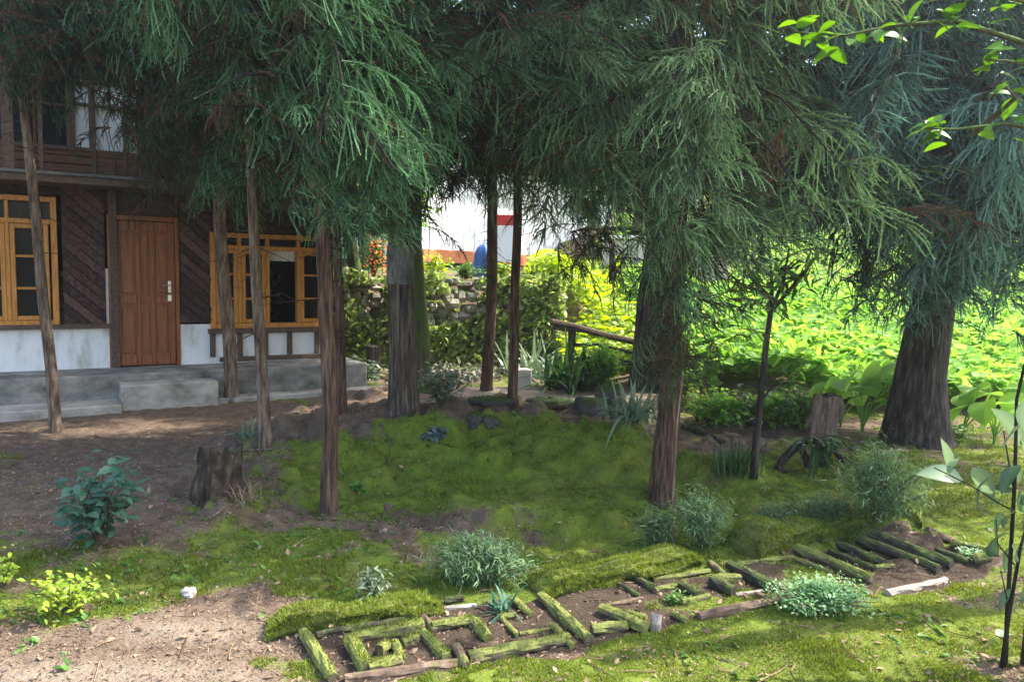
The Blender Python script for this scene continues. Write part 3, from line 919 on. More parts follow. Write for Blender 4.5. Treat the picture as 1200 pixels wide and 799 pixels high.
def conifer(name, label, cat, pts, top, bark, leaf, zlo, Rad, nb, T, ztop=None, flare=0.3, lob=5, seed=0, step=.2, scl=(.7, 1.1), group=None, lim=True, ring=14, flh=.06, clumps=(), az=None, vbias=0.0, dz0=.06, crown_z=None):
    rng = np.random.default_rng(100 + seed)
    Q, r = trunk_path(pts, top)
    base = Q[1]
    root = empty(name, tuple(base), label, cat, group)
    tm = MB(); make_trunk(tm, Q, r, ring, flare, lob, flh, seed=seed)
    cr = Crown(rng); ga = 2.399963
    zt = ztop or top
    for k in range(nb):
        u = (k + rng.uniform(0, 1)) / nb
        z = zlo + (zt - zlo) * u ** 1.15
        a = k * ga + rng.uniform(-.5, .5)
        if az is not None and not any(abs((a - x + math.pi) % (2 * math.pi) - math.pi) < y for x, y in az): continue
        p0 = np.array([np.interp(z, Q[1:, 2], Q[1:, i]) for i in range(3)])
        L = Rad * (1 - .8 * (z - zlo) / (zt - zlo + .01)) * rng.uniform(.55, 1.1)
        dr = np.array([math.cos(a), math.sin(a), 0])
        rise, fall = rng.uniform(.05, .3), rng.uniform(.35, .7)
        m = max(4, int(L / .3)); t = np.linspace(0, 1, m)
        B = p0 + dr * (L * t)[:, None] + np.array([0, 0, 1.0]) * (L * (rise * t - fall * t ** 2))[:, None]
        rb = max(.006, min(.026, .008 * L + .003))
        if lim:
            x_, y_, z_ = project(B)
            bad = (z_ > 0) & (y_ > np.interp(x_, CONT_X, CONT_Y) - 25)
            bad[0] = False
            if bad.any():
                cut_ = int(np.argmax(bad))
                if cut_ < .45 * m: continue
                B, t = B[:cut_], t[:cut_]
            if len(B) < 3: continue
        smax = t[-1]
        tm.tube(B, rb * (1 - .85 * t / t[-1]) + .002, 5, .1, False)
        s = .2 if L < 1.2 else .3
        vb = rng.uniform(-.45, .35) + vbias
        side = 1
        while s < smax:
            q = p0 + dr * (L * s) + np.array([0, 0, L * (rise * s - fall * s * s)])
            for rep in range(2):
                side = -side
                aa = a + side * rad(rng.uniform(15, 80)) * (1 - .3 * s)
                el = rng.uniform(-1.1, .25)
                d = np.array([math.cos(aa) * math.cos(el), math.sin(aa) * math.cos(el), math.sin(el)])
                cr.put(q + rng.normal(0, dz0, 3), d, rng.uniform(*scl), (-.8 if rng.uniform() < .05 else np.clip(.5 + vb + (s - .68) * .6 + rng.uniform(-.15, .15), .08, .95)))  # inner sprays coloured darker to imitate crown shade, young outer ones lighter
            s += step / L
        cr.put(B[-1], dr + np.array([0, 0, -.5]), rng.uniform(*scl), .6 + vb)
    for k in range(26):
        z = rng.uniform(max(base[2] + .9, zlo - 1.3), zlo + .6)
        a = rng.uniform(0, 6.283); p0 = np.array([np.interp(z, Q[1:, 2], Q[1:, i]) for i in range(3)]); L = rng.uniform(.08, .42)
        dr = np.array([math.cos(a), math.sin(a), rng.uniform(-.35, .3)])
        tm.tube(np.array([p0, p0 + dr * L * .5 + rng.normal(0, .02, 3), p0 + dr * L + rng.normal(0, .05, 3) - [0, 0, .06]]), [.006, .004, .0015], 4, .25, False)
    fm = MB()
    cr.emit(fm, T, lim)
    # hand-placed leading clumps: (px, py, distance, size m, count, brightness, upright)
    for (px, py, Yd, size, cnt, br, upr) in clumps:
        c0 = atY(px, py, Yd); c1 = Crown(rng)
        zz = min(max(c0[2] + .1, zlo), Q[-1, 2]); p0 = np.array([np.interp(zz, Q[1:, 2], Q[1:, i]) for i in range(3)])
        m0 = (p0 + c0) / 2 + np.array([0, 0, .12])
        tm.tube(np.array([p0, m0, c0]), [.010, .006, .003], 5, .1, False)
        if upr: tm.tube(np.array([c0 - [0, 0, size * .4], c0 + [0, 0, size * .5], c0 + [0, 0, size * 1.0]]), [.007, .005, .002], 4, .1, False)
        for i in range(cnt):
            a = i * ga + rng.uniform(-.4, .4)
            if upr:
                hh = rng.uniform(-.55, 1.0); q = c0 + np.array([0, 0, size * hh])
                el = rng.uniform(-.15, .45) if hh > .5 else rng.uniform(-.6, .2)
            else:
                q = c0 + rng.normal(0, .28, 3) * size; el = rng.uniform(-.9, .1)
            c1.put(q, np.array([math.cos(a) * math.cos(el), math.sin(a) * math.cos(el), math.sin(el)]), size * rng.uniform(.75, 1.1), np.clip(br + rng.uniform(-.15, .15), 0, 1))
        c1.emit(fm, SPR_NEAR, False)
    tm.build("trunk", bark, root, smooth=True)
    if fm.n: fm.build("crown", leaf, root)
    return root, Q, r

ROT = {}
GT = "conifers standing in the mossy garden"
# --- slender poles in front of the house
conifer("slender_conifer", "thinnest leaning trunk at far left, before the orange window", "tree",
        [(67, 506, 13), (55, 400, 12), (42, 250, 11), (22, 60, 9), (16, 0, 9)], 5.6, BARK_PALE, LEAF_CEDAR, 3.1, 1.9, 34, SPR_MID, seed=1, group=GT, vbias=-.2,
        clumps=[(30, 40, 7.6, .8, 22, .2, False), (95, 45, 7.6, .9, 26, .2, False), (150, 30, 7.8, .9, 24, .15, False), (50, 50, 7.9, .6, 14, .15, False), (10, 20, 7.4, .9, 26, .12, False), (70, 20, 7.4, 1.0, 30, .12, False), (120, 20, 7.9, .7, 22, .12, False)])
conifer("slender_conifer", "thin pale trunk against the concrete apron, right of the wooden door", "tree",
        [(272, 470, 16), (266, 380, 15), (258, 255, 14), (252, 100, 13), (250, 0, 12)], 5.8, BARK_PALE, LEAF_CEDAR, 2.7, 1.8, 40, SPR_MID, seed=2, group=GT, vbias=-.2,
        clumps=[(205, 70, 8.2, .9, 30, .15, False), (190, 150, 8.6, .8, 22, .12, False), (225, 190, 8.4, .7, 20, .12, False), (235, 110, 8.0, .9, 26, .2, False), (185, 90, 8.6, .6, 16, .1, False), (195, 30, 8.0, 1.0, 30, .12, False), (200, 200, 8.7, .6, 18, .1, False), (180, 130, 8.8, .7, 20, .1, False), (225, 150, 8.3, .8, 24, .12, False)])
conifer("slender_conifer", "thin pale trunk before the right-hand window, beside a small strap-leaved plant", "tree",
        [(313, 521, 15), (306, 400, 13), (297, 255, 12), (292, 120, 11), (290, 0, 10)], 6.2, BARK_PALE, LEAF_CEDAR, 2.45, 1.5, 40, SPR_NEAR, seed=3, group=GT,
        clumps=[(285, 165, 6.6, .75, 34, .62, True), (335, 60, 6.3, .8, 22, .42, False)])
conifer("reddish_conifer", "straight reddish brown trunk nearest the viewer, left of the mossy mound", "tree",
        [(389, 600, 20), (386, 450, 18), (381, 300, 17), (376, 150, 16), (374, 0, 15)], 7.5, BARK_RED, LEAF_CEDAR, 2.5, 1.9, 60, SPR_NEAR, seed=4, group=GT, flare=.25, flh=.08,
        clumps=[(425, 190, 4.9, .62, 26, .6, False), (395, 110, 4.8, .6, 20, .5, False), (450, 160, 5.3, .6, 22, .55, False), (415, 235, 5.0, .5, 16, .5, False), (360, 40, 5.0, .7, 24, .45, False)])
conifer("slender_conifer", "thin dark trunk close behind the reddish trunk, left of the grey one", "tree",
        [(402, 482, 11), (399, 380, 11), (394, 250, 10), (392, 0, 9)], 6.5, BARK_RED, LEAF_CEDAR, 3.0, 1.5, 34, SPR_MID, seed=5, group=GT, vbias=-.15)
BG, BGQ, BGr = conifer("big_grey_conifer", "thick grey trunk with a pale painted band and flared mossy foot, at centre left", "tree",
        [(469, 487, 35), (470, 400, 31), (469, 300, 31), (466, 150, 29), (462, 0, 28)], 11, BARK_GREY, LEAF_CEDAR, 2.6, 3.0, 85, SPR_MID, seed=6, group=GT, flare=.42, lob=6, flh=.16, ring=20, vbias=-.15,
        clumps=[(440, 235, 7.6, .8, 26, .4, False), (520, 190, 8.0, .8, 26, .15, False)])
# painted band
zb0, zb1 = atY(470, 333, BGQ[1][1])[2], atY(470, 288, BGQ[1][1])[2]
zq = np.linspace(zb0, zb1, 5); k = BGQ[:, 2]
P = np.stack([np.interp(zq, BGQ[1:, 2], BGQ[1:, i]) for i in range(3)], -1)
m = MB(); m.tube(P, np.interp(zq, BGQ[1:, 2], BGr[1:]) * 1.045 + .003, 20, .5, False)
m.build("painted_band", noisemat("whitewash_band", [(.3, (.055, .05, .048)), (.52, (.11, .105, .10)), (.72, (.23, .23, .23))], 8, .9, .4, .01, (3, 3, .7)), BG, smooth=True)
conifer("mossy_conifer", "greenish mossy trunk half hidden close behind the thick grey trunk", "tree",
        [(497, 458, 24), (493, 380, 18), (489, 290, 15), (484, 0, 14)], 9, BARK_MOSS, LEAF_CEDAR_FAR, 3.0, 2.0, 40, SPR_MID, seed=7, group=GT, vbias=-.1)
conifer("mossy_conifer", "thin mossy curved trunk far back at the right-hand corner of the house", "tree",
        [(420, 410, 15), (422, 350, 15), (412, 285, 14), (404, 150, 13), (400, 0, 12)], 8, BARK_MOSS, LEAF_CEDAR_FAR, 3.2, 1.8, 30, SPR_FAR, seed=8, group=GT, vbias=-.1)
conifer("slender_conifer", "thin brown trunk at the left of the sandy path, before the ivy wall", "tree",
        [(571, 457, 14), (574, 380, 13), (577, 240, 12), (580, 0, 11)], 8, BARK_RED, LEAF_CEDAR_FAR, 2.9, 1.9, 46, SPR_MID, seed=9, group=GT, vbias=-.1)
conifer("slender_conifer", "thinnest dark trunk at the sandy path by the concrete post", "tree",
        [(600, 472, 12), (603, 380, 11), (606, 200, 10), (610, 0, 9)], 7.5, BARK_RED, LEAF_CEDAR_OLIVE, 2.75, 1.7, 46, SPR_MID, seed=10, group=GT, vbias=-.05,
        clumps=[(655, 190, 6.6, .75, 26, .62, False), (690, 110, 6.8, .8, 24, .5, False), (640, 60, 6.8, .9, 26, .45, False), (690, 280, 8.6, .8, 22, .3, False), (685, 240, 8.4, .8, 20, .3, False)])
conifer("leafy_conifer", "brown trunk draped in hanging grey-green fronds, behind the log letters", "tree",
        [(776, 583, 30), (780, 500, 27), (786, 400, 24), (795, 250, 21), (800, 100, 19), (804, 0, 17)], 9, BARK_RED, LEAF_CEDAR_OLIVE, 1.75, 1.9, 74, SPR_NEAR, seed=11, group=GT, flare=.2, lob=4, flh=.08, ring=18,
        clumps=[(815, 190, 4.9, .72, 60, .66, True), (800, 300, 5.3, .7, 30, .5, False), (800, 370, 5.7, .6, 26, .15, False), (790, 420, 5.9, .45, 18, .3, False), (875, 230, 5.4, .7, 26, .55, False), (745, 190, 5.3, .7, 24, .5, False), (700, 60, 5.4, .8, 26, .48, False)])
conifer("tall_dark_conifer", "broad dark trunk behind the frond-draped trunk, beside the strap-leaved clump and mossy boulders", "tree",
        [(757, 452, 50), (764, 390, 46), (774, 300, 42), (780, 150, 40), (784, 0, 38)], 13, BARK_DARK, LEAF_CEDAR_FAR, 3.3, 2.9, 90, SPR_FAR, seed=12, group=GT, flare=.3, flh=.3, ring=16, vbias=-.1)
conifer("huge_spreading_conifer", "largest trunk, dark and flared, leaning beside the bright vine field at right", "tree",
        [(1066, 517, 72), (1080, 440, 55), (1095, 350, 47), (1108, 200, 42), (1118, 0, 38)], 12, BARK_DARK, LEAF_CEDAR_FAR, 2.0, 3.9, 190, SPR_MID, seed=13, group=GT, flare=.28, lob=5, flh=.22, ring=24, scl=(.7, 1.15), step=.17,
        clumps=[(1095, 320, 7.6, .6, 22, .5, False), (1115, 60, 7.2, .8, 26, .5, False), (1105, 140, 7.3, .8, 26, .55, False), (1060, 40, 7.0, .8, 24, .5, False), (1160, 60, 7.0, .9, 26, .5, False), (1195, 110, 7.0, .8, 22, .45, False), (1150, 10, 7.2, .8, 20, .45, False), (1100, 220, 7.4, .8, 26, .5, False), (1010, 290, 7.2, .8, 30, .5, False), (1120, 290, 7.0, .9, 34, .6, False), (1160, 180, 6.8, .9, 34, .55, False), (950, 180, 7.2, .9, 34, .5, False), (1050, 130, 7.0, .9, 34, .6, False), (1080, 250, 7.0, .9, 30, .55, False), (1180, 330, 7.3, .7, 22, .55, False)])
# ------------------------------------------------------------------ generic plant pieces
def leaf_tpl(kind="oval", n=5, fold=.18, bend=.25):
    """unit leaf along +X, up +Z: V, F3, F4, var"""
    t = np.linspace(0, 1, n)
    if kind == "oval": wd = .28 * np.sin(np.pi * (t ** .85)) ** .8
    elif kind == "lance": wd = .13 * np.sin(np.pi * t ** .7)
    elif kind == "heart": wd = .46 * np.sin(np.pi * np.clip(t * .82 + .18, 0, 1)) ** .7
    elif kind == "strap": wd = .05 * (1 - t ** 3) + .002
    wd[-1] = .004
    if kind != "heart": wd[0] = .012
    mid = np.stack([t - .02, 0 * t, -bend * t ** 2], -1)
    V = np.concatenate([mid + np.stack([0 * t, wd, fold * wd], -1), mid, mid + np.stack([0 * t, -wd, fold * wd], -1)])
    i = np.arange(n - 1)
    F = np.concatenate([np.stack([i, n + i, n + i + 1, i + 1], -1), np.stack([n + i, 2 * n + i, 2 * n + i + 1, n + i + 1], -1)])
    vv = np.full(len(V), .46); vv[n:2 * n] = .68 - .12 * t
    return (V, np.zeros((0, 3), int), F, vv)
OVAL, LANCE, HEART = leaf_tpl("oval", 4), leaf_tpl("lance", 4), leaf_tpl("heart", 4, .25, .2)
OVALBIG, HEARTBIG = leaf_tpl("oval", 7, .25, .3), leaf_tpl("heart", 8, .3, .35)
FINE = leaf_tpl('lance', 4); FINE[0][:, 1] *= .38
QUADLEAF = (np.array([[0, 0, 0], [.45, .26, .04], [1, 0, -.12], [.45, -.26, .04]]), np.zeros((0, 3), int), np.array([[0, 1, 2, 3]]), np.full(4, .5))

def randdirs(rng, k, el0, el1):
    a = rng.uniform(0, 2 * math.pi, k); e = rng.uniform(el0, el1, k)
    return np.stack([np.cos(a) * np.cos(e), np.sin(a) * np.cos(e), np.sin(e)], -1)
def leaves(mb, tpl, O, D, size, var, rng, roll=.6):
    O = np.asarray(O); D = np.asarray(D)
    size = np.broadcast_to(size, (len(O),))
    M = frames(D, rng.uniform(-roll, roll, len(O))) * size[:, None, None]
    mb.inst(tpl, M, O, np.broadcast_to(var, (len(O),)))

# ------------------------------------------------------------------ stone wall with climbing ivy
STONE = noisemat("grey_field_stone", [(.3, (.14, .125, .10)), (.55, (.30, .27, .225)), (.8, (.48, .44, .38))], 5, .9, .5, .02, (1, 1, 1), 6, moss=(.08, .12, .03), mossthr=.62, use_var=.7)
STONE_D = noisemat("dark_mossy_stone", [(.3, (.035, .035, .032)), (.6, (.09, .085, .075)), (.8, (.16, .15, .13))], 6, .9, .6, .02, (1, 1, 1), 6, moss=(.05, .08, .02), mossthr=.58, use_var=.5)
def rock(mb, c, size, rng, var=.5, sub=7, ax=None):
    """irregular faceted boulder"""
    u = np.linspace(0, 2 * math.pi, 2 * sub, endpoint=False); v = np.linspace(-math.pi / 2, math.pi / 2, sub)
    U, W = np.meshgrid(u, v)
    D = np.stack([np.cos(W) * np.cos(U), np.cos(W) * np.sin(U), np.sin(W)], -1)
    D = np.sign(D) * np.abs(D) ** .72
    o = rng.uniform(0, 50)
    k = 1 + .42 * (vnoise(D[..., 0] * 1.6 + o, D[..., 1] * 1.6 + D[..., 2] * 1.3, 7) - .5) + .2 * (vnoise(D[..., 0] * 4 + o, D[..., 1] * 4 - D[..., 2] * 3.7, 9) - .5)
    P = D * k[..., None] * np.asarray(size) / 2
    if ax is None:
        a = rng.uniform(0, 6.28); P = P @ rotz(a).T
    else: P = P @ np.asarray(ax)
    P = P + np.asarray(c)
    n = 2 * sub
    i = np.arange(sub - 1)[:, None] * n; j = np.arange(n)[None]; j2 = (j + 1) % n
    F = np.stack([i + j, i + j2, i + n + j2, i + n + j], -1).reshape(-1, 4)
    mb.add(P.reshape(-1, 3), F, var)
rw = np.random.default_rng(5)
wd_ = unit(np.append(WB - WA, 0)); wn_ = np.array([wd_[1], -wd_[0], 0]); wl = np.linalg.norm(WB - WA)
WAX = np.array([wd_, wn_, [0, 0, 1.0]])
m = MB()
z = 0.0
while z < 1.62:
    hrow = rw.uniform(.11, .20); s = -3.0
    while s < wl + .05:
        ln = rw.uniform(.10, .36)
        c = np.append(WA, 0) + wd_ * (s + ln / 2) + wn_ * (rw.uniform(-.05, .05) + .14 - z * .08) + np.array([0, 0, z + hrow / 2 - .03 + rw.normal(0, .03)])
        rock(m, c, (ln * 1.12, .36, hrow * rw.uniform(1.0, 1.5)), rw, rw.uniform(.1, .9), 5, WAX)
        s += ln
    z += hrow
sw = m.build("stone_wall", STONE, smooth=False)
tag(sw, "dry stone retaining wall overgrown with ivy beyond the sandy path", "stone wall")
IVY = leafmat("ivy_leaf", (.07, .13, .03), (.38, .48, .15), .45)
m = MB(); k = 8500
s = rw.uniform(-2.0, wl + .15, k); z = rw.uniform(0, 1.75, k)
dens = fbm(s * .9, z * 1.6, 41, 3) + .16 * sstep(0, 2.5, s - 1.0) + .25 * (s < 1.3)
kp = dens > .5; s, z = s[kp], z[kp]
O = np.append(WA, 0) + wd_ * s[:, None] + wn_ * (.35 - z * .07 + rw.uniform(0, .14, len(s)))[:, None] + np.array([0, 0, 1.0]) * z[:, None]
D = unit(wn_ * .6 + rw.normal(0, .55, (len(s), 3)) + np.array([0, 0, -.5]))
leaves(m, HEART, O, D, rw.uniform(.06, .14, len(s)), np.clip(rw.uniform(.1, .95, len(s)) - .5 * (s < 1.3), 0, 1), rw, 1.2)
for i in range(30):
    s_ = rw.uniform(0, wl); zz = np.linspace(0.05, rw.uniform(.8, 1.65), 9)
    P = np.append(WA, 0) + wd_ * (s_ + np.cumsum(rw.normal(0, .06, 9)))[:, None] + wn_ * .36 + np.array([0, 0, 1.0]) * zz[:, None]
    m.tube(P, .006, 4, .05, False)
tag(m.build("ivy", IVY), "green ivy creeping over the grey stone wall", "ivy", kind="stuff")

# ------------------------------------------------------------------ bushes
def bush(name, label, cat, c, size, nst, nl, leaf, lmat, lsz, smat=TWIG, group=None, seed=0, tpl=OVAL, el=(-.5, .6), parts=True, var=(.1, .9)):
    rng = np.random.default_rng(900 + seed)
    c = np.asarray(c, float)
    root = empty(name, tuple(c), label, cat, group)
    st, lf = MB(), MB()
    for i in range(nst):
        a = i * 2.4 + rng.uniform(-.3, .3); sp = rng.uniform(.1, 1)
        tip = c + np.array([math.cos(a) * size[0] / 2 * sp, math.sin(a) * size[1] / 2 * sp, size[2] * rng.uniform(.55, 1.0) * (1 - .3 * sp)])
        t = np.linspace(0, 1, 6)
        B = c + (tip - c) * np.stack([t ** 1.3, t ** 1.3, t ** .8], -1) + np.cumsum(rng.normal(0, .012, (6, 3)) * size[2], 0) * (t > 0)[:, None]
        B[0, 2] -= .03
        st.tube(B, np.interp(t, [0, 1], [.012, .004]) * max(.4, size[2]), 5, .4, False)
        q = rng.uniform(.3, 1.0, nl); O = np.stack([np.interp(q, t, B[:, x]) for x in range(3)], -1) + rng.normal(0, .02 + .05 * size[2] * (nl > 14), (nl, 3))
        leaves(lf, tpl, O, randdirs(rng, nl, *el), lsz * rng.uniform(.6, 1.2, nl), np.clip(rng.uniform(*var) + rng.uniform(-.2, .2, nl), 0, 1), rng)
    st.build("stem", smat, root, smooth=True)
    lf.build(leaf, lmat, root)
    return root
LEAF_LIME = leafmat("lime_leaf", (.16, .26, .025), (.42, .54, .07), .5)
LEAF_GREEN = leafmat("green_leaf", (.03, .085, .02), (.13, .27, .05), .4)
LEAF_DEEP = leafmat("deep_green_leaf", (.012, .04, .014), (.05, .12, .035), .3, rough=.35)
LEAF_BLUE = leafmat("blue_green_leaf", (.025, .075, .05), (.075, .18, .11), .25)
LEAF_GREY = leafmat("grey_green_leaf", (.09, .14, .085), (.24, .32, .19), .25)
LEAF_MINT = leafmat("mint_leaf", (.12, .26, .10), (.33, .52, .27), .4)
LEAF_RED = leafmat("red_orange_flower", (.55, .06, .02), (.75, .30, .03), .3)
LEAF_VINE = leafmat("vine_leaf", (.10, .24, .035), (.31, .52, .12), .5, rough=.6, spec=.2)
LEAF_BRANCH = leafmat("branch_leaf", (.04, .13, .015), (.14, .30, .04), .4)

hg = "hedge plants growing on top of the stone wall"
yb = lambda px, off=.7: (lambda d: d)(None)
def ontop(px, off):
    """point on the upper terrace behind the wall, seen at photo column px"""
    d = ray(px, 320); Y = 10.0
    for _ in range(30):
        x = d[0] / d[1] * Y; Y = wall_y(x) + off
    x = d[0] / d[1] * Y
    return np.array([x, Y, float(height(x, Y))])
HED = [(508, .7, .9, .55, 'yellow-green hedge bush on the wall, directly right of the thick grey trunk', LEAF_LIME, .09),
       (545, .8, .8, .42, 'low green hedge bush on the wall, left of the thin trunk at the sandy path', LEAF_GREEN, .08),
       (588, .7, .7, .40, 'small yellow-green hedge bush on the wall, seen between the two thin trunks', LEAF_LIME, .08),
       (625, .7, .7, .45, 'bright yellow hedge bush on the wall, just right of the two thin trunks', LEAF_LIME, .08),
       (648, 1.1, .6, .45, 'yellow-green hedge bush at the right-hand end of the wall top', LEAF_LIME, .08)]
for i, (px, off, wdt, hh, lb, mt, ls) in enumerate(HED):
    bush("hedge_bush", lb, "bush", ontop(px, off), (wdt, .7, hh), 16, 26, "foliage", mt, ls, group=hg, seed=i)
bush("flowering_bush", "tall bush with orange and red flowers on the wall behind the mossy curved trunk", "bush", ontop(438, 1.0), (.9, .8, 1.1), 18, 30, "foliage", LEAF_GREEN, .11, seed=20)
for px, off, lb in ((432, .45, "left orange flower cluster above the stone wall"), (448, .4, "right red flower cluster above the stone wall")):
    p = ontop(px, off); rng = np.random.default_rng(px); m = MB()
    O = p + np.array([0, 0, .55]) + rng.normal(0, 1, (90, 3)) * np.array([.13, .1, .28])
    leaves(m, OVAL, O, randdirs(rng, 90, -.4, .9), .07, rng.uniform(0, 1, 90), rng)
    st = empty("flower_cluster", tuple(p), lb, "flowers", "flower clusters on the stone wall")
    m.build("petals", LEAF_RED, st)
    m = MB(); m.tube([p, p + [0, 0, .4], p + [.02, 0, .75]], .008, 5, .4, False); m.build("stem", TWIG, st)

# ------------------------------------------------------------------ upper terrace: pale building, fence, signboard
WHITE_TIN = noisemat("pale_corrugated_sheet", [(.3, (.76, .75, .75)), (.7, (.88, .87, .87))], 1.5, .6, .15, .01, (1, 1, .4), 5)
PINK = noisemat("pale_pink_plaster", [(.3, (.55, .46, .42)), (.7, (.70, .61, .57))], 2, .9, .15, .01)
REDP = plain("red_paint", (.55, .03, .03), .5); BLUEP = plain("blue_tarpaulin", (.05, .13, .40), .55); ORANGE = plain("orange_clay", (.50, .16, .06), .8)
bd = empty("white_building", (0, 30, 0), "long white sunlit building with an orange base seen beyond the hedge", "building")
m = MB()
for i in range(46):
    m.box((-7 + i * .3, 29.0 + .02 * (i % 2), 3.9), (.285, .08, 3.4), None, R.uniform(.3, .7), .02)
m.box((-.1, 31.0, 3.8), (13.7, 3.6, 3.3)); m.build("wall", WHITE_TIN, bd)
m = MB(); m.box((-.1, 28.93, 2.25), (13.8, .12, .42), None, .5, .02); m.build("base", ORANGE, bd)
m = MB(); m.box((-.1, 30.6, 5.68), (14.4, 5.0, .14), None, .5, .03); m.build("roof", TIN, bd)
for x in (4.9,):
    f = MB()
    for a, b2 in (((0, 0), (1.1, .07)), ((0, 1.05), (1.1, .07)), ((-.52, .52), (.07, 1.0)), ((.52, .52), (.07, 1.0)), ((0, .52), (.05, .98))):
        f.box((x + a[0], 28.93, 3.3 + a[1]), (b2[0], .08, b2[1]), None, .5, .005)
    fo = f.build("window", WOOD_BEAM, bd)
    g = MB(); g.box((x, 28.955, 3.83), (1.0, .02, .98)); g.build("pane", GLASS, fo)
bd.rotation_euler = (0, 0, rad(58))
p = ontop(594, 3.5)
sg = empty("signboard", tuple(p), "white board with red top and stripes beyond the hedge, between two thin trunks", "signboard")
m = MB(); m.box(p + [0, 0, .62], (.56, .05, 1.1), None, .5, .008); m.build("board", WHITE_TIN, sg)
m = MB(); m.box(p + [0, 0, 1.30], (.58, .06, .25), None, .5, .01); m.build("red_top", REDP, sg)
for zz in (.30, .12): 
    m = MB(); m.box(p + [0, -.032, zz], (.555, .012, .045), None, .5, .003); m.build("stripe", REDP, sg)
for sx in (-.22, .22): m = MB(); m.tube([p + [sx, .05, -.1], p + [sx, .05, 1.35]], .02, 8); m.build("post", TIN, sg)
p = ontop(567, 2.6)
m = MB(); rng = np.random.default_rng(3)
n = 22; u = np.linspace(0, 2 * math.pi, n, endpoint=False); V = []
for k, (zz, rr) in enumerate(((0, 1), (.25, .98), (.5, .85), (.66, .55), (.74, .05))):
    fo = 1 + .16 * np.sin(5 * u + k * .7) * (k < 4) + .08 * np.sin(9 * u)
    V += [p + np.array([.24 * rr * math.cos(a) * f_, .26 * rr * math.sin(a) * f_, zz]) for a, f_ in zip(u, fo)]
F = [(k * n + i, k * n + (i + 1) % n, (k + 1) * n + (i + 1) % n, (k + 1) * n + i) for k in range(4) for i in range(n)]
m.add(np.array(V), F)
tag(m.build("tarpaulin_bundle", BLUEP, smooth=True), "blue covered bundle on the terrace, left of the white signboard", "tarpaulin")
# pale boarded fence to the right with a dark post
p0, p1 = atY(708, 330, 21.0), atY(800, 330, 20.0)
fz0 = float(height(p0[0], 21)); 
fn = empty("boarded_fence", (p0[0], p0[1], fz0), "pale pink boarded fence with a cap rail, far behind the broad dark trunk", "fence")
fd = unit(np.array([p1[0] - p0[0], p1[1] - p0[1], 0])); fax = np.array([fd, [-fd[1], fd[0], 0], [0, 0, 1.0]])
topz = atY(740, 276, 20.6)[2]
L = 3.4; m = MB(); k = 0.0
zf = 1.35
while k < L:
    m.box(np.array([p0[0], p0[1], 0]) + fd * k + np.array([0, 0, (topz + zf) / 2 - .06]), (.175, .025, topz - zf - .12), fax, R.uniform(.3, .7), .004); k += .18
m.build("board", PINK, fn)
m = MB(); m.box(np.array([p0[0], p0[1], topz - .045]) + fd * (L / 2), (L + .2, .12, .09), fax, .5, .01); m.build("cap_rail", WHITE_TIN, fn)
p = atY(717, 318, 18.5); p[2] = float(height(p[0], 18.5))
m = MB(); zt = atY(717, 291, 18.5)[2]
m.tube([p - [0, 0, .2], p + [0.01, 0, (zt - p[2]) * .5], [p[0], p[1], zt]], [.085, .08, .075], 9)
tag(m.build("wooden_post", BARK_DARK), "dark wooden post in front of the pale pink boarded fence", "post")
# small square pillar and stub on the wall top
p = ontop(530, .25)
m = MB(); m.box(p + [0, 0, .10], (.11, .11, .26), WAX, .5, .01); tag(m.build("stone_pillar", STONE), "small square stone pillar on the wall top left of the thin trunk", "pillar")
p = ontop(428, .15)
m = MB(); m.box(p + [0, 0, .02], (.2, .2, .18), WAX, .5, .02); tag(m.build("cap_stone", STONE_D), "dark cap stone on the wall beside the orange flowers", "stone")

# ------------------------------------------------------------------ background broadleaf trees
def broadleaf(label, c, hgt, rad_, cz, ncl, leafsz, mat, seed, bark=BARK_MOSS, group="leafy trees behind the garden", per=34, name="leafy_tree"):
    rng = np.random.default_rng(500 + seed); c = np.asarray(c, float)
    root = empty(name, tuple(c), label, "tree", group)
    tm, lf = MB(), MB()
    h = hgt * .8; t = np.linspace(0, 1, 8)
    P = c + np.stack([.3 * np.sin(2 * t + seed), .3 * np.cos(1.7 * t + seed) - .3 * math.cos(seed), h * t], -1); P[0, 2] -= .3
    tr = .035 * hgt
    tm.tube(P, tr * (1 - .75 * t) * (1 + .5 * np.exp(-t * 12)), 10, .5, False)
    for i in range(ncl):
        d = randdirs(rng, 1, -.35, 1.3)[0]; rr = rng.uniform(.5, 1) 
        q = c + np.array([0, 0, cz]) + d * np.array([rad_, rad_, hgt - cz]) * rr
        s = min(.95, max(.25, (q[2] - c[2]) / hgt - .15)); b = np.array([np.interp(s, t, P[:, x]) for x in range(3)])
        if i % 2 == 0: tm.tube([b, (b + q) / 2 + [0, 0, .15], q], [tr * .28, tr * .18, .012], 5, .4, False)
        cs = rng.uniform(.55, 1.0) * rad_ * .34
        O = q + rng.normal(0, .55, (per, 3)) * cs * np.array([1, 1, .7])
        leaves(lf, QUADLEAF, O, randdirs(rng, per, -.8, .5), leafsz * rng.uniform(.7, 1.3, per), np.clip(rng.uniform(.15, .85) + rng.uniform(-.2, .2, per), 0, 1), rng, .9)
    tm.build("trunk", bark, root, smooth=True); lf.build("crown", mat, root)
    return root
def gp(px, Y, lat=None):
    d = ray(px, 320); x = d[0] / d[1] * Y
    return np.array([x, Y, float(height(x, Y))])
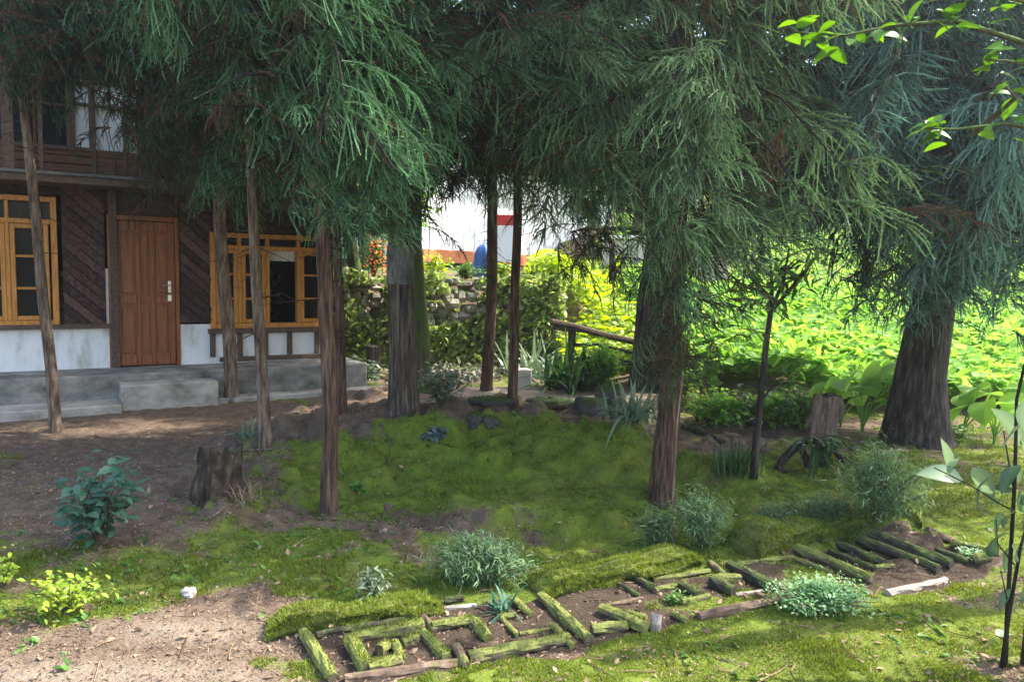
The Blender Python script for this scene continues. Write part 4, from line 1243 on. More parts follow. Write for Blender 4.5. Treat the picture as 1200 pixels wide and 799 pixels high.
BT = [(120, 27, 11, 4.0, 5, LEAF_GREEN, 'tall leafy tree rising behind the roof of the house'),
      (290, 24, 10, 3.6, 4.5, LEAF_VINE, 'bright green leafy tree showing at the right edge of the roof'),
      (400, 27, 9, 3.4, 4, LEAF_GREEN, 'leafy tree behind the reddish trunk, left of the white building'),
      (430, 19.5, 5, 1.6, 2.2, LEAF_VINE, 'small yellow-green leafy tree on the terrace beside the flowers'),
      (520, 37, 14, 5.0, 7.5, LEAF_GREEN, 'large leafy tree rising directly behind the white building'),
      (690, 38, 14, 5.0, 7, LEAF_GREEN, 'large leafy tree behind the right end of the white building'),
      (745, 26, 6.5, 2.4, 4.0, LEAF_GREEN, 'leafy tree overhanging the pale pink boarded fence'),
      (850, 33, 12, 4.6, 5, LEAF_GREEN, 'leafy tree at the far left edge of the vine field'),
      (960, 38, 13, 5.0, 5, LEAF_DEEP, 'dark leafy tree at the middle of the far field edge'),
      (1080, 40, 13, 5.0, 5, LEAF_GREEN, 'leafy tree at the far field edge behind the huge trunk'),
      (1190, 38, 13, 5.0, 5, LEAF_DEEP, 'dark leafy tree at the far right edge of the vine field'),
      (1300, 34, 12, 5.0, 4.5, LEAF_GREEN, 'leafy tree just beyond the right edge of the picture')]
for i, (px, Y, h_, r_, cz, mt, lb) in enumerate(BT):
    broadleaf(lb, gp(px, Y), h_, r_, cz, 62, .30 + .004 * Y, mt, i)

# ------------------------------------------------------------------ vine field on the slope
rf = np.random.default_rng(77)
def fieldpts(k, x0, x1, y0, y1, p=1.0):
    x = rf.uniform(x0, x1, k); y = y0 + (y1 - y0) * rf.uniform(0, 1, k) ** p
    return x, y
m = MB()
for (k, a) in ((30000, (1.9, 15, 10.2, 19, 1.2)), (26000, (2.2, 30, 19, 40, 1.0))):
    x, y = fieldpts(k, *a)
    edge = 2.35 + .5 * (fbm(y * .8, y * 0, 91, 3) - .5) + np.maximum(0, y - 16) * .12
    front = np.where(x > 4.4, 9.1 + .2 * np.sin(x * 2.0), 9.72)
    kp = (x > edge) & (y > front)
    x, y = x[kp], y[kp]
    zc = .28 + .22 * fbm(x * .9, y * .9, 95, 3) + .16 * fbm(x * 3, y * 3, 96, 2)
    z = height(x, y) + zc * np.sqrt(rf.uniform(.25, 1, len(x)))
    n = len(x)
    sz = rf.uniform(.07, .24, n) * np.where(y > 19, 1.45, 1)
    el = rf.normal(-.15, .55, n); az_ = rf.uniform(0, 6.283, n)
    D = np.stack([np.cos(az_) * np.cos(el), np.sin(az_) * np.cos(el), np.sin(el)], -1)
    leaves(m, HEART if a[3] < 20 else QUADLEAF, np.stack([x, y, z], -1), D, sz, np.clip(.1 + .9 * fbm(x * .7, y * .7, 97, 2) + rf.uniform(-.4, .3, n), 0, 1), rf, .5)
tag(m.build("vine_field", LEAF_VINE), "bright sunlit field of broad vine leaves rising to the right", "vine field", kind="stuff")
# left part of the slope: bed of yellow-green leaves behind the rustic fence
m = MB()
x, y = fieldpts(15000, .5, 3.6, 12.0, 24, 1.2)
kp = (y > 12.3) & (x < 2.35 + np.maximum(0, y - 16) * .12) & ((y > wall_y(x) + .5) | (x > .95))
x, y = x[kp], y[kp]; n = len(x)
z = height(x, y) + rf.uniform(.1, .5, n) * (.5 + fbm(x, y, 98, 2))
D = randdirs(rf, n, -.6, .7)
leaves(m, OVAL, np.stack([x, y, z], -1), D, rf.uniform(.1, .24, n), np.clip(fbm(x * .9, y * .9, 99, 2) + rf.uniform(-.25, .3, n), 0, 1), rf, .6)
tag(m.build("garden_greens", LEAF_LIME), "bright yellow-green leafy crop on the slope behind the rustic fence", "crop", kind="stuff")
# ------------------------------------------------------------------ moss fuzz
rq = np.random.default_rng(321)
def fuzz(mb, O, N, ln, wd, rng, var=(.1, .9), spread=.5):
    """short upright triangular moss blades at O along normals N"""
    k = len(O)
    if k == 0: return
    d = unit(N + rng.normal(0, spread, (k, 3)))
    a = rng.uniform(0, 6.283, k); s = np.stack([np.cos(a), np.sin(a), 0 * a], -1)
    s = unit(s - d * (s * d).sum(1)[:, None])
    L = ln * rng.uniform(.5, 1.4, k)[:, None]; W = wd * rng.uniform(.7, 1.3, k)[:, None]
    V = np.stack([O - s * W - d * .003, O + s * W - d * .003, O + d * L], 1).reshape(-1, 3)
    b = rng.uniform(*var, k)
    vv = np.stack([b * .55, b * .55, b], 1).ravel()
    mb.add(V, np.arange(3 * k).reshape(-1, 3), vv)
MOSS = leafmat("moss_blades", (.040, .066, .010), (.27, .34, .05), .3, rough=.8, spec=.15)
MOSS_D = leafmat("dark_moss_blades", (.03, .05, .010), (.12, .17, .03), .3, rough=.8, spec=.15)
LOG_MOSSY = noisemat("mossy_log_bark", [(.3, (.045, .035, .024)), (.55, (.125, .10, .065)), (.8, (.22, .185, .12))], 9, .95, .6, .01, (2, 2, 2), 6, moss=(.15, .165, .042), mossthr=.52, mscale=6)
LOG_BROWN = noisemat("brown_log_bark", [(.3, (.05, .032, .022)), (.55, (.15, .10, .07)), (.8, (.29, .22, .165))], 9, .95, .6, .01, (2, 2, 2), 6, moss=(.10, .13, .03), mossthr=.72, mscale=6)
LOG_DARK = noisemat("dark_log_bark", [(.3, (.016, .014, .010)), (.55, (.05, .043, .03)), (.8, (.11, .095, .06))], 9, .95, .6, .01, (2, 2, 2), 6, moss=(.06, .085, .02), mossthr=.63, mscale=6)
LOG_PALE = noisemat("bleached_log", [(.3, (.15, .12, .095)), (.55, (.32, .275, .235)), (.75, (.47, .42, .37))], 9, .9, .5, .008, (2, 2, 2), 6)
GL = "mossy logs laid out on the bare soil"
def log(x1, y1, x2, y2, dpx, mat, label, fz=0, name="mossy_log", flat=1.0, sink=.2):
    p0, p1 = G(x1, y1), G(x2, y2)
    c = (p0 + p1) / 2; dz = (c - cam_pos) @ _f; dia = 1.22 * dpx * dz / FPX
    L = np.linalg.norm(p1 - p0); n = max(5, int(L / .045)); t = np.linspace(0, 1, n)
    ph = rq.uniform(0, 9)
    up = dia * (.5 - sink)
    P = p0 + (p1 - p0) * t[:, None]; P[:, 2] += up
    dd = unit(p1 - p0); sd = np.array([-dd[1], dd[0], 0])
    P += sd * ((vnoise(t * 3 * L + ph, t * 0, 2) - .5) * dia * .35)[:, None]
    P[:, 2] += (vnoise(t * 3 * L + ph, t * 0 + 4, 2) - .5) * dia * .3
    a = np.arange(12) * math.pi / 6
    lob = 1 + .42 * (vnoise(t[:, None] * L * 14 + ph + 0 * a, a[None] * 1.3 + 0 * t[:, None], 4) - .5) + .26 * (vnoise(t[:, None] * L * 40 + 0 * a, a[None] * 3 + ph + 0 * t[:, None], 5) - .5)
    r = dia / 2 * (1 - .12 * (t - .5)) * (1 + 0 * t)
    r[0] *= .93; r[-1] *= .93
    m = MB(); m.tube(P, r, 12, .5, True, lob)
    o = m.build(name, mat, loc=c, smooth=False)
    tag(o, label, "log", GL)
    if fz:
        k = int(L * dia * 12000 * fz); q = rq.uniform(0, 1, k); aa = rq.normal(math.pi / 2, .75, k)
        dens = vnoise(q * L * 9 + ph, aa * 1.4, 6); kp = dens < .35 + .5 * fz; q, aa = q[kp], aa[kp]
        C = np.stack([np.interp(q, t, P[:, i]) for i in range(3)], -1); N = sd * np.cos(aa)[:, None] + np.array([0, 0, 1.0]) * np.sin(aa)[:, None]
        f = MB(); fuzz(f, C + N * (dia / 2 * .96), N, .016, .003, rq)
        f.build("moss", MOSS if mat is not LOG_DARK else MOSS_D, o)
    return o
M_, B_, D_, P_ = LOG_MOSSY, LOG_BROWN, LOG_DARK, LOG_PALE
for a in [
    (358, 745, 391, 799, 12, M_, "thick greenish log closing the left end of the letter row", .4),
    (371, 748, 482, 727, 7, D_, "dark thin log along the back of the leftmost letter frame, touching the turf kerb", .15),
    (413, 752, 495, 736, 14, M_, "thick moss ridge along the back of the leftmost inner letter", 1),
    (413, 754, 431, 787, 15, M_, "fat bright moss log on the left side of the leftmost inner letter", 1),
    (431, 786, 469, 776, 13, M_, "short moss log along the front of the leftmost inner letter", 1),
    (462, 757, 471, 775, 9, M_, "short upright moss stroke inside the leftmost letter", .9),
    (445, 768, 455, 760, 11, M_, "small moss lump in the centre of the leftmost letter", 1),
    (471, 757, 494, 748, 10, M_, "small moss log bridging the leftmost letter to its long right stroke", 1),
    (497, 745, 525, 775, 12, M_, "long bright moss log forming the right stroke of the leftmost letter", .9),
    (404, 799, 537, 781, 11, B_, "long bare reddish brown log along the front edge at bottom left", 0),
    (497, 724, 510, 742, 7, B_, "short brown stub behind the second letter, beside the dark thin back log", .1),
    (500, 716, 559, 710, 5, P_, "thin pale stick along the back edge of the second letter", 0),
    (521, 708, 543, 705, 7, D_, "short dark chunk of wood lying on the pale back stick", 0),
    (507, 740, 553, 732, 10, M_, "low moss log along the middle of the second letter", 1),
    (532, 761, 545, 784, 9, B_, "short brown log meeting the right end of the reddish brown front log", .1),
    (550, 777, 667, 755, 13, M_, "long yellow-green lichen log along the front of the second letter", .45),
    (647, 736, 669, 761, 7, M_, "thin log at the right end of the yellow-green front log", .3),
    (554, 731, 574, 751, 12, M_, "fat short moss log in the middle of the second letter", .8),
    (584, 723, 606, 747, 5, M_, "thin slanting stick right of the fat short moss log", .4),
    (608, 744, 645, 738, 5, M_, "thin greenish stick lying crosswise before the small white pebble", .4),
    (587, 724, 604, 722, 6, M_, "tiny curled moss piece in front of the small strap-leaved clump", .6),
    (602, 707, 622, 724, 7, M_, "short thin log just right of the small strap-leaved clump", .4),
    (636, 701, 691, 753, 12, M_, "long grey-green diagonal log dividing the second and third letters", .35),
    (693, 743, 735, 740, 11, M_, "short pale mossy log at the foot of the long diagonal log", .45),
    (706, 716, 758, 740, 13, M_, "thick mossy diagonal log beside the pale standing stub", .45),
    (723, 717, 758, 726, 7, M_, "thin log lying behind the thick mossy diagonal log", .2),
    (706, 712, 753, 702, 5, B_, "thin brown stick across the back of the third letter", .1),
    (725, 686, 751, 701, 6, D_, "thin dark stick slanting from the turf to the third letter", 0),
    (745, 681, 767, 693, 9, D_, "dark mossy log at the back left corner of the fourth letter", .3),
    (768, 695, 804, 687, 6, M_, "thin log in the middle of the fourth letter, behind the patch of weeds", .3),
    (800, 688, 820, 701, 10, D_, "fat dark short log in the middle of the fourth letter", .2),
    (800, 708, 832, 701, 6, M_, "thin greenish stick in front of the fat dark short log", .3),
    (817, 725, 911, 705, 10, B_, "long light brown log along the front, left of the mint-green clump", .12),
    (765, 681, 832, 670, 5, M_, "long thin log along the back edge of the fourth letter by the turf", .4),
    (832, 664, 850, 677, 7, B_, "short brown stub sticking up at the back of the fourth letter", .1),
    (833, 682, 867, 680, 10, M_, "greenish pale thick log lying level right of the fourth letter", .35),
    (833, 687, 860, 698, 12, D_, "thick dark log under the greenish pale level log", .1),
    (862, 699, 894, 694, 3.5, P_, "very thin pale stick beside the thick dark log", 0),
    (884, 699, 901, 704, 5, B_, "tiny brown stick at the left edge of the mint-green clump", 0),
    (857, 665, 910, 694, 12, D_, "long thick dark log slanting down to the mint-green clump", .2),
    (860, 664, 888, 659, 5, M_, "short thin mossy stick at the back, above the long thick dark log", .4),
    (889, 659, 930, 654, 5, M_, "thin yellowish stick along the back edge behind the mint-green clump", .5),
    (788, 722, 805, 731, 6, M_, "small mossy stick at the left end of the long light brown front log", .6),
    (933, 647, 1022, 684, 10, M_, "long yellow-green log, leftmost long bar of the right-hand letters", .45),
    (931, 656, 976, 673, 5, M_, "thin log just left of the leftmost long bar, touching the mint-green clump", .3),
    (973, 648, 1025, 669, 7, D_, "shorter dark green bar, second from the left in the right-hand letters", .4),
    (984, 642, 1036, 662, 9, D_, "dark brown bar, third from the left in the right-hand letters", .15),
    (1006, 637, 1099, 672, 10, D_, "longest blackish bar in the middle of the right-hand letters", .05),
    (1022, 633, 1116, 665, 12, D_, "thick blackish mossy bar just right of the longest one", .3),
    (1039, 697, 1107, 682, 8, P_, "bleached whitish log lying in front of the right-hand letters", 0),
    (1025, 668, 1047, 665, 5, M_, "tiny mossy crosspiece between the dark bars of the right-hand letters", .3),
    (1028, 631, 1077, 625, 4, B_, "thin brown stick along the back of the right-hand letters", .1),
    (1086, 622, 1121, 637, 7, B_, "short brown log at the far back corner of the right-hand letters", .1),
    (1097, 647, 1135, 660, 8, D_, "dark mossy log at the front right of the right-hand letters", .4),
    (1116, 640, 1171, 652, 7, M_, "rightmost mossy log, half sunk in grass by the foreground shrub", .6),
    (1140, 660, 1160, 656, 9, M_, "small mossy lump at the right end of the letters", .8),
]: log(*a)
p = G(766, 738); dz = (p - cam_pos) @ _f; u = dz / FPX
m = MB(); m.tube([p - [0, 0, .03], p + [.01, 0, 8 * u], p + [.02, .02, 17 * u]], [6.5 * u, 6.2 * u, 5.6 * u], 10)
tag(m.build("wood_stub", LOG_PALE), "pale short wooden stub standing upright beside the thick diagonal log", "stub")

# ------------------------------------------------------------------ turf kerbs behind the letters
TURF = noisemat("turf_soil", [(.3, (.05, .045, .015)), (.55, (.10, .115, .025)), (.8, (.16, .18, .045))], 14, 1, .8, .015)
def kerb(pix, hpx, wdt, label, dens=1.0):
    C = np.array([G(a, b) for a, b in pix]); dz = (C.mean(0) - cam_pos) @ _f; hh = hpx * dz / FPX
    sl_ = np.concatenate([[0], np.cumsum(np.linalg.norm(np.diff(C, axis=0), axis=1))])
    n = int(sl_[-1] / .05); q = np.linspace(0, sl_[-1], n)
    P = np.stack([np.interp(q, sl_, C[:, i]) for i in range(3)], -1)
    T = unit(np.gradient(P, axis=0)); S = np.stack([-T[:, 1], T[:, 0], 0 * q], -1)   # away from the viewer
    prof = np.array([[0, -.08], [.0, .35], [.015, .75], [.06, 1.0], [.6, 1.02], [1.0, .75], [1.25, -.1]])
    V = []
    end = np.minimum(1, np.minimum(q + .02, sl_[-1] - q + .02) / .10)
    for i in range(n):
        wob = 1 + .7 * (vnoise(q[i] * 5, 1, 8) - .5)
        for k, (a, b) in enumerate(prof):
            V.append(P[i] + S[i] * (a * wdt + .11 * (vnoise(q[i] * 7, k * 1.7, 9) - .5)) + np.array([0, 0, b * hh * wob * (end[i] if b > 0 else 1)]))
    V = np.array(V); k = len(prof)
    i = np.arange(n - 1)[:, None] * k; j = np.arange(k - 1)[None]
    m = MB(); F = np.stack([i + j, i + k + j, i + k + j + 1, i + j + 1], -1).reshape(-1, 4); m.add(V, F)
    for e in (0, n - 1): m.poly(V[e * k:(e + 1) * k], [tuple(range(k)) if e else tuple(range(k))[::-1]])
    o = m.build("turf_kerb", TURF, loc=C[0], smooth=True)
    tag(o, label, "turf kerb", "turf kerbs along the back of the log letters")
    N_ = int(sl_[-1] * 9000 * dens); fi = rq.integers(0, len(F), N_); w4 = rq.dirichlet((1, 1, 1, 1), N_)
    pts = (V[F[fi]] * w4[:, :, None]).sum(1)
    nr = unit(np.cross(V[F[fi, 1]] - V[F[fi, 0]], V[F[fi, 3]] - V[F[fi, 0]])); nr[nr[:, 2] < -.2] *= -1
    kp = vnoise(pts[:, 0] * 7, pts[:, 1] * 7 + pts[:, 2] * 9, 77) > rq.uniform(-.5, .42, len(pts)); pts, nr = pts[kp], nr[kp]
    f = MB(); fuzz(f, pts, unit(nr + np.array([0, 0, .5])), .026, .0032, rq, (.3, 1.0), .5)
    f.build("moss", MOSS, o)
kerb([(312, 752), (420, 735), (520, 716)], 22, .16, "thick raised turf kerb at left, behind the leftmost letters")
kerb([(640, 704), (735, 682), (822, 661)], 18, .22, "raised turf kerb in the middle, below the frond-draped tree")
kerb([(890, 655), (985, 634), (1078, 617)], 30, .26, "yellowish raised turf kerb at right, behind the right-hand letters")

# ------------------------------------------------------------------ moss carpet and litter
def scatter(k, y0=2.7, y1=10.2):
    y = 1 / rq.uniform(1 / y1, 1 / y0, k); x = rq.uniform(-.82, .78, k) * y
    return x, y
x, y = scatter(380000)
mm = mossmask(x, y) + (vnoise(x * 25, y * 25, 55) - .5) * .5
kp = (mm > .5) & (sandmask(x, y) < .3) & (vnoise(x * 11, y * 11, 56) > .25)
x, y = x[kp], y[kp]
m = MB(); O = np.stack([x, y, height(x, y)], -1)
hgt = .006 + .022 * vnoise(x * 4, y * 4, 57) ** 2.2 + .016 * sstep(5.4, 6.2, y) * vnoise(x * 7, y * 7, 59)
br = .15 + .7 * fbm(x * 1.5, y * 1.5, 58, 3)
N = np.tile(np.array([0, 0, 1.0]), (len(x), 1))
kk = len(x); d = unit(N + rq.normal(0, .45, (kk, 3))); a = rq.uniform(0, 6.283, kk); s = np.stack([np.cos(a), np.sin(a), 0 * a], -1)
W = (.0016 + .0007 * y)[:, None]; L = (hgt * rq.uniform(.6, 1.6, kk))[:, None]
V = np.stack([O - s * W - d * .004, O + s * W - d * .004, O + d * L], 1).reshape(-1, 3)
bb = np.clip(br + rq.uniform(-.25, .25, kk), 0, 1)
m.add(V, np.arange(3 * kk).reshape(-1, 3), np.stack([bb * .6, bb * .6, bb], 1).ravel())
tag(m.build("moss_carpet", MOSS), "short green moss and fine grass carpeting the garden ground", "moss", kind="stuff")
LITTER = leafmat("dead_leaf_litter", (.07, .04, .025), (.36, .25, .165), .1, rough=.9, spec=.1)
x, y = scatter(90000, 2.7, 11)
kp = (mossmask(x, y) < .52 + rq.uniform(-.15, .25, len(x))) | (rq.uniform(0, 1, len(x)) < .08)
x, y = x[kp], y[kp]
inb = np.zeros(len(x), bool)
for q in BEDQ: inb |= inpoly(x, y, q)
sm_ = sandmask(x, y); kp = (~inb | (rq.uniform(0, 1, len(x)) < .3)) & (rq.uniform(0, 1, len(x)) > .97 * sm_); x, y = x[kp], y[kp]; n = len(x)
m = MB(); O = np.stack([x, y, height(x, y) + .004], -1)
nd = rq.uniform(0, 1, n) < .7
leaves(m, LANCE, O[nd], randdirs(rq, nd.sum(), -.15, .3), rq.uniform(.010, .030, nd.sum()), rq.uniform(0, 1, nd.sum()), rq, 1.5)
leaves(m, QUADLEAF, O[~nd], randdirs(rq, (~nd).sum(), -.1, .4), rq.uniform(.006, .020, (~nd).sum()), rq.uniform(0, 1, (~nd).sum()), rq, 1.5)
tag(m.build("leaf_litter", LITTER), "dry brown needles and leaf bits scattered on the bare soil", "leaf litter", kind="stuff")
# larger fallen leaves on moss and soil
x, y = scatter(1500, 2.8, 10)
m = MB(); n = len(x); O = np.stack([x, y, height(x, y) + .008], -1)
leaves(m, OVAL, O, randdirs(rq, n, -.2, .4), rq.uniform(.02, .05, n), rq.uniform(.1, 1, n), rq, 1.2)
for q in range(260):
    a = rq.uniform(0, 6.283); L = rq.uniform(.05, .22); o = O[q] + [0, 0, .004]; d = np.array([math.cos(a), math.sin(a), 0])
    P = np.array([o, o + d * L * .5 + rq.normal(0, .012, 3) * [1, 1, .3], o + d * L]); P[:, 2] = height(P[:, 0], P[:, 1]) + .006
    m.tube(P, [.0035, .003, .0015], 4, rq.uniform(0, .8), False)
tag(m.build("fallen_leaves", LITTER), "fallen brown leaves and short twigs strewn over moss and soil", "fallen leaves", kind="stuff")
# low weeds sprinkled through the moss
x, y = scatter(1500, 3.0, 9.5)
kp = (mossmask(x, y) > .38) & (vnoise(x * 2.1, y * 2.1, 63) > .55); x, y = x[kp], y[kp]
for a, b_, s_ in ((75, 730, .3), (115, 645, .4), (434, 708, .25), (560, 690, .5), (590, 716, .2), (820, 645, .45), (770, 645, .3), (1028, 615, .5), (940, 620, .6), (285, 588, .3), (420, 585, .3), (515, 485, .4), (860, 560, .3), (955, 560, .4), (740, 500, .5), (1080, 525, .6), (962, 715, .4), (1170, 780, .25), (700, 490, .4), (395, 605, .2), (470, 492, .35), (778, 590, .25)):
    p = G(a, b_); x = np.concatenate([x, rq.normal(p[0], s_, 22)]); y = np.concatenate([y, rq.normal(p[1], s_ * .6, 22)])
inb = np.zeros(len(x), bool)
for q in BEDQ: inb |= inpoly(x, y, q)
x, y = x[~inb], y[~inb]
m = MB()
for q in range(len(x)):
    k = rq.integers(4, 10); o = np.array([x[q], y[q], float(height(x[q], y[q]))])
    leaves(m, OVAL if rq.uniform() < .5 else LANCE, o + rq.normal(0, .012, (k, 3)) * [1, 1, .3], randdirs(rq, k, .1, 1.3), rq.uniform(.02, .055, k), rq.uniform(0, .9, k), rq, .6)
tag(m.build("low_weeds", LEAF_GREEN), "tiny low weeds sprinkled through the moss", "weeds", kind="stuff")
# rubble and leaf heap at the foot of the wall
m = MB(); x = rq.normal(-1.1, .75, 900); y = rq.normal(0, .4, 900) + wall_y(x) - 1.5
kp = (y < wall_y(x) - .35) & (y > 11.4); x, y = x[kp], y[kp]
for q in range(150):
    rock(m, (x[q], y[q], height(x[q], y[q]) + .02 + rq.uniform(0, .05)), rq.uniform(.04, .13, 3), rq, rq.uniform(.2, 1), 4)
n = len(x); leaves(m, QUADLEAF, np.stack([x, y, height(x, y) + rq.uniform(.02, .12, n)], -1), randdirs(rq, n, -.3, .6), rq.uniform(.05, .11, n), rq.uniform(.3, 1, n), rq, 1.5)
tag(m.build("rubble", STONE), "loose stone rubble and dry leaves below the ivy wall", "rubble", kind="stuff")

# ------------------------------------------------------------------ rocks, blocks, stumps
def stone(px, py, w_, h_, mat, label, name="rock", dpx=None, group=None, var=.5, fz=0):
    b = G(px, py); dz = (b - cam_pos) @ _f; u = dz / FPX
    c = b + np.array([0, .3 * (dpx or w_) * u, h_ * u * .38])
    m = MB(); rock(m, c, (w_ * u, (dpx or w_) * u, h_ * u * 1.15), rq, var, 9, np.eye(3))
    o = m.build(name, mat, loc=b)
    tag(o, label, "rock", group)
    if fz:
        me = np.array([v.co[:] for v in o.data.vertices]); nn = np.array([v.normal[:] for v in o.data.vertices])
        k = nn[:, 2] > .25; i = rq.integers(0, k.sum(), fz); f = MB()
        fuzz(f, b + me[k][i] + rq.normal(0, .02 * w_ * u, (fz, 3)) * [1, 1, .2], nn[k][i], .02, .004, rq); f.build("moss", MOSS_D, o)
    return o
stone(692, 487, 36, 20, STONE_D, "dark rock at the right end of the sandy path")
stone(716, 478, 36, 26, STONE_D, "rounded mossy boulder left of the drooping strap-leaved clump", "boulder", fz=500)
stone(575, 476, 60, 10, STONE_D, "long low mossy slab on the sandy path edge, left of the thinnest dark trunk", "stone_slab", 30, fz=300)
stone(645, 478, 64, 10, STONE_D, "long low mossy slab on the sandy path edge, right of the thinnest dark trunk", "stone_slab", 30, fz=300)
stone(556, 503, 18, 18, STONE_D, "small mossy stone, left one of the pair on the mound beside the blue-green rosette", fz=200)
stone(574, 503, 20, 14, STONE_D, "small mossy stone, right one of the pair on the mound", fz=150)
stone(219, 701, 16, 10, plain("white_stone", (.38, .35, .33), .8, vary=.25, bump=.4), "small whitish stone on the bare patch left of the turf kerb", "white_stone")
stone(455, 598, 12, 7, LOG_BROWN, "little brown stone on the dirt right of the reddish trunk")
stone(500, 418, 26, 32, STONE, "pale upright stone leaning by the concrete blocks below the ivy wall")
for px, lb in ((838, "leftmost"), (855, "second"), (872, "third"), (890, "fourth"), (908, "fifth"), (927, "sixth"), (946, "rightmost")):
    stone(px, 497 + rq.uniform(-3, 3), rq.uniform(20, 34), rq.uniform(14, 26), STONE_D, lb + " of the seven dark edging stones at the foot of the vine field", "edging_stone", 20, "edging stones of the vine field", rq.uniform(.2, .8))
def block(px, py, w_, h_, mat, label, name="concrete_block", rz=.3):
    b = G(px, py); u = ((b - cam_pos) @ _f) / FPX
    m = MB(); m.box(b + np.array([0, 0, h_ * u / 2 - .02]), (w_ * u, w_ * u, h_ * u + .04), rotz(rz).T, .5, .012)
    return tag(m.build(name, mat, loc=b), label, "block")
block(612, 455, 17, 23, plain("pale_concrete", (.50, .45, .38), .9, bump=.3), "square pale concrete post stub beside the sandy path", "concrete_post")
block(517, 425, 18, 22, CEMENT_PALE, "upright concrete block at the foot of the ivy wall")
block(532, 426, 16, 14, CEMENT_PALE, "low concrete block right of the upright one below the ivy wall", rz=.6)
block(437, 445, 14, 40, BARK_DARK, "dark square timber block at the right end of the house plinth", "timber_block", .5)

def stump(name, label, px, py, w_, h_, mat, lob, top_mat, jag, seed, flare=.4, lean=0):
    b = G(px, py); u = ((b - cam_pos) @ _f) / FPX; r0 = w_ * u / 2; H = h_ * u
    n, k = 28, 9; a = np.linspace(0, 2 * math.pi, n, endpoint=False); V = []
    for i in range(k):
        t = i / (k - 1); z = -.06 + (H + .06) * t
        rr = r0 * (1 + flare * math.exp(-t * 4) * (.5 + .5 * np.cos(lob * a + seed))) * (1 + .42 * (vnoise(a * 2.2 + seed, a * 0 + t * 3, 3) - .5) + .25 * (vnoise(a * 5 + seed, a * 0 + t * 7, 4) - .5)) * (1 + .08 * np.cos(9 * a + seed))
        zz = z + (jag * H * (vnoise(a * 1.9, a * 0 + seed, 4) - .5) * (t ** 3))
        V.append(np.stack([b[0] + rr * np.cos(a) + lean * t * H, b[1] + r0 * .6 + rr * np.sin(a), b[2] + zz + 0 * a], -1))
    V = np.concatenate(V); m = MB()
    F = [(i * n + j, i * n + (j + 1) % n, (i + 1) * n + (j + 1) % n, (i + 1) * n + j) for i in range(k - 1) for j in range(n)]
    m.add(V, F)
    root = empty(name, tuple(b), label, "stump")
    m.build("trunk", mat, root)
    t = MB(); ring = V[-n:]; cen = ring.mean(0); ins = cen + (ring - cen) * .55 - [0, 0, .05 * H]
    t.add(np.concatenate([ring, ins, cen[None] - [0, 0, .10 * H]]), [(j, (j + 1) % n, n + (j + 1) % n, n + j) for j in range(n)])
    t.f[3].append(np.array([(n + j, n + (j + 1) % n, 2 * n) for j in range(n)]))
    t.build("cut_top", top_mat, root)
    return root, b, u
root, b, u = stump("tree_stump", "squat dark rotten stump on the moss at left, in front of the thin pale trunk", 254, 584, 46, 54, noisemat("rotten_stump", [(.33, (.010, .008, .006)), (.5, (.048, .033, .023)), (.72, (.14, .10, .07))], 9, .95, .9, .03, (2, 2, 1), 7, moss=(.06, .09, .02), mossthr=.68), 5, BARK_DARK, .55, 1.3, .7)
stump("tree_stump", "split brown stump at right, standing behind the arching dark roots", 966, 508, 34, 44, noisemat("split_stump", [(.3, (.06, .04, .03)), (.5, (.19, .135, .10)), (.75, (.36, .28, .22))], 6, .9, .8, .02, (4, 4, .6), 6), 4, BARK_DARK, .16, 4.2, .3, .12)

# dead grass tuft beside the stump
def tuft(name, label, cat, px, py, n, L, wdt, mat, el=(.5, 1.45), arch=.7, spread=.06, seed=0, group=None, var=(.1, .9), base=None):
    rng = np.random.default_rng(700 + seed)
    b = G(px, py) if base is None else base; m = MB()
    for i in range(n):
        a = rng.uniform(0, 6.283); e = rng.uniform(*el); ln = L * rng.uniform(.6, 1.1)
        o = b + np.array([rng.normal(0, spread), rng.normal(0, spread), -.01])
        t = np.linspace(0, 1, 7); h = np.array([math.cos(a), math.sin(a), 0])
        P = o + h * (ln * math.cos(e) * t * (1 + .25 * t))[:, None] + np.array([0, 0, 1.0]) * (ln * (math.sin(e) * t - arch * t ** 2.2 * math.cos(e) * 1.1))[:, None]
        sd = np.array([-math.sin(a), math.cos(a), 0])
        m.ribbon(P, wdt * (1 - t ** 2.5) * (.55 + .45 * np.minimum(1, t * 4)) + .0006, sd + np.array([0, 0, rng.uniform(-.3, .3)]), rng.uniform(*var))
    return tag(m.build(name, mat, loc=b), label, cat, group)
DRY = leafmat("dry_grass", (.14, .09, .05), (.34, .26, .16), .2, rough=.8)
tuft("dry_grass", "dry brown grass tuft at the right foot of the rotten stump", "grass tuft", 284, 584, 60, .22, .004, DRY, (.3, 1.3), .6, .06, 1)

LEAF_HERB = leafmat("herb_needle", (.035, .085, .035), (.20, .33, .14), .25)
# ------------------------------------------------------------------ small plants
g1 = G(78, 722)
bush("garden_shrub", "low shrub with bright yellow-green leaves in the sun at bottom left", "shrub", g1, (.55, .4, .27), 16, 18, "foliage", LEAF_LIME, .042, seed=31, tpl=OVAL, el=(-.2, .9))
bush("garden_shrub", "small bright green sprig at the left picture edge above the yellow-green shrub", "shrub", G(5, 690), (.18, .18, .22), 6, 12, "foliage", LEAF_LIME, .042, seed=32, el=(-.2, .9))
bush("broad_leaved_plant", "dark blue-green leafy plant on the dirt mound left of the rotten stump", "plant", G(115, 640), (.62, .5, .60), 18, 16, "foliage", LEAF_BLUE, .095, seed=33, el=(-.5, .7))
bush("pale_weed", "small pale grey-green weed on the moss above the left turf kerb", "weed", G(434, 705), (.2, .18, .22), 10, 14, "foliage", LEAF_GREY, .055, seed=34, tpl=LANCE, el=(-.6, .6))
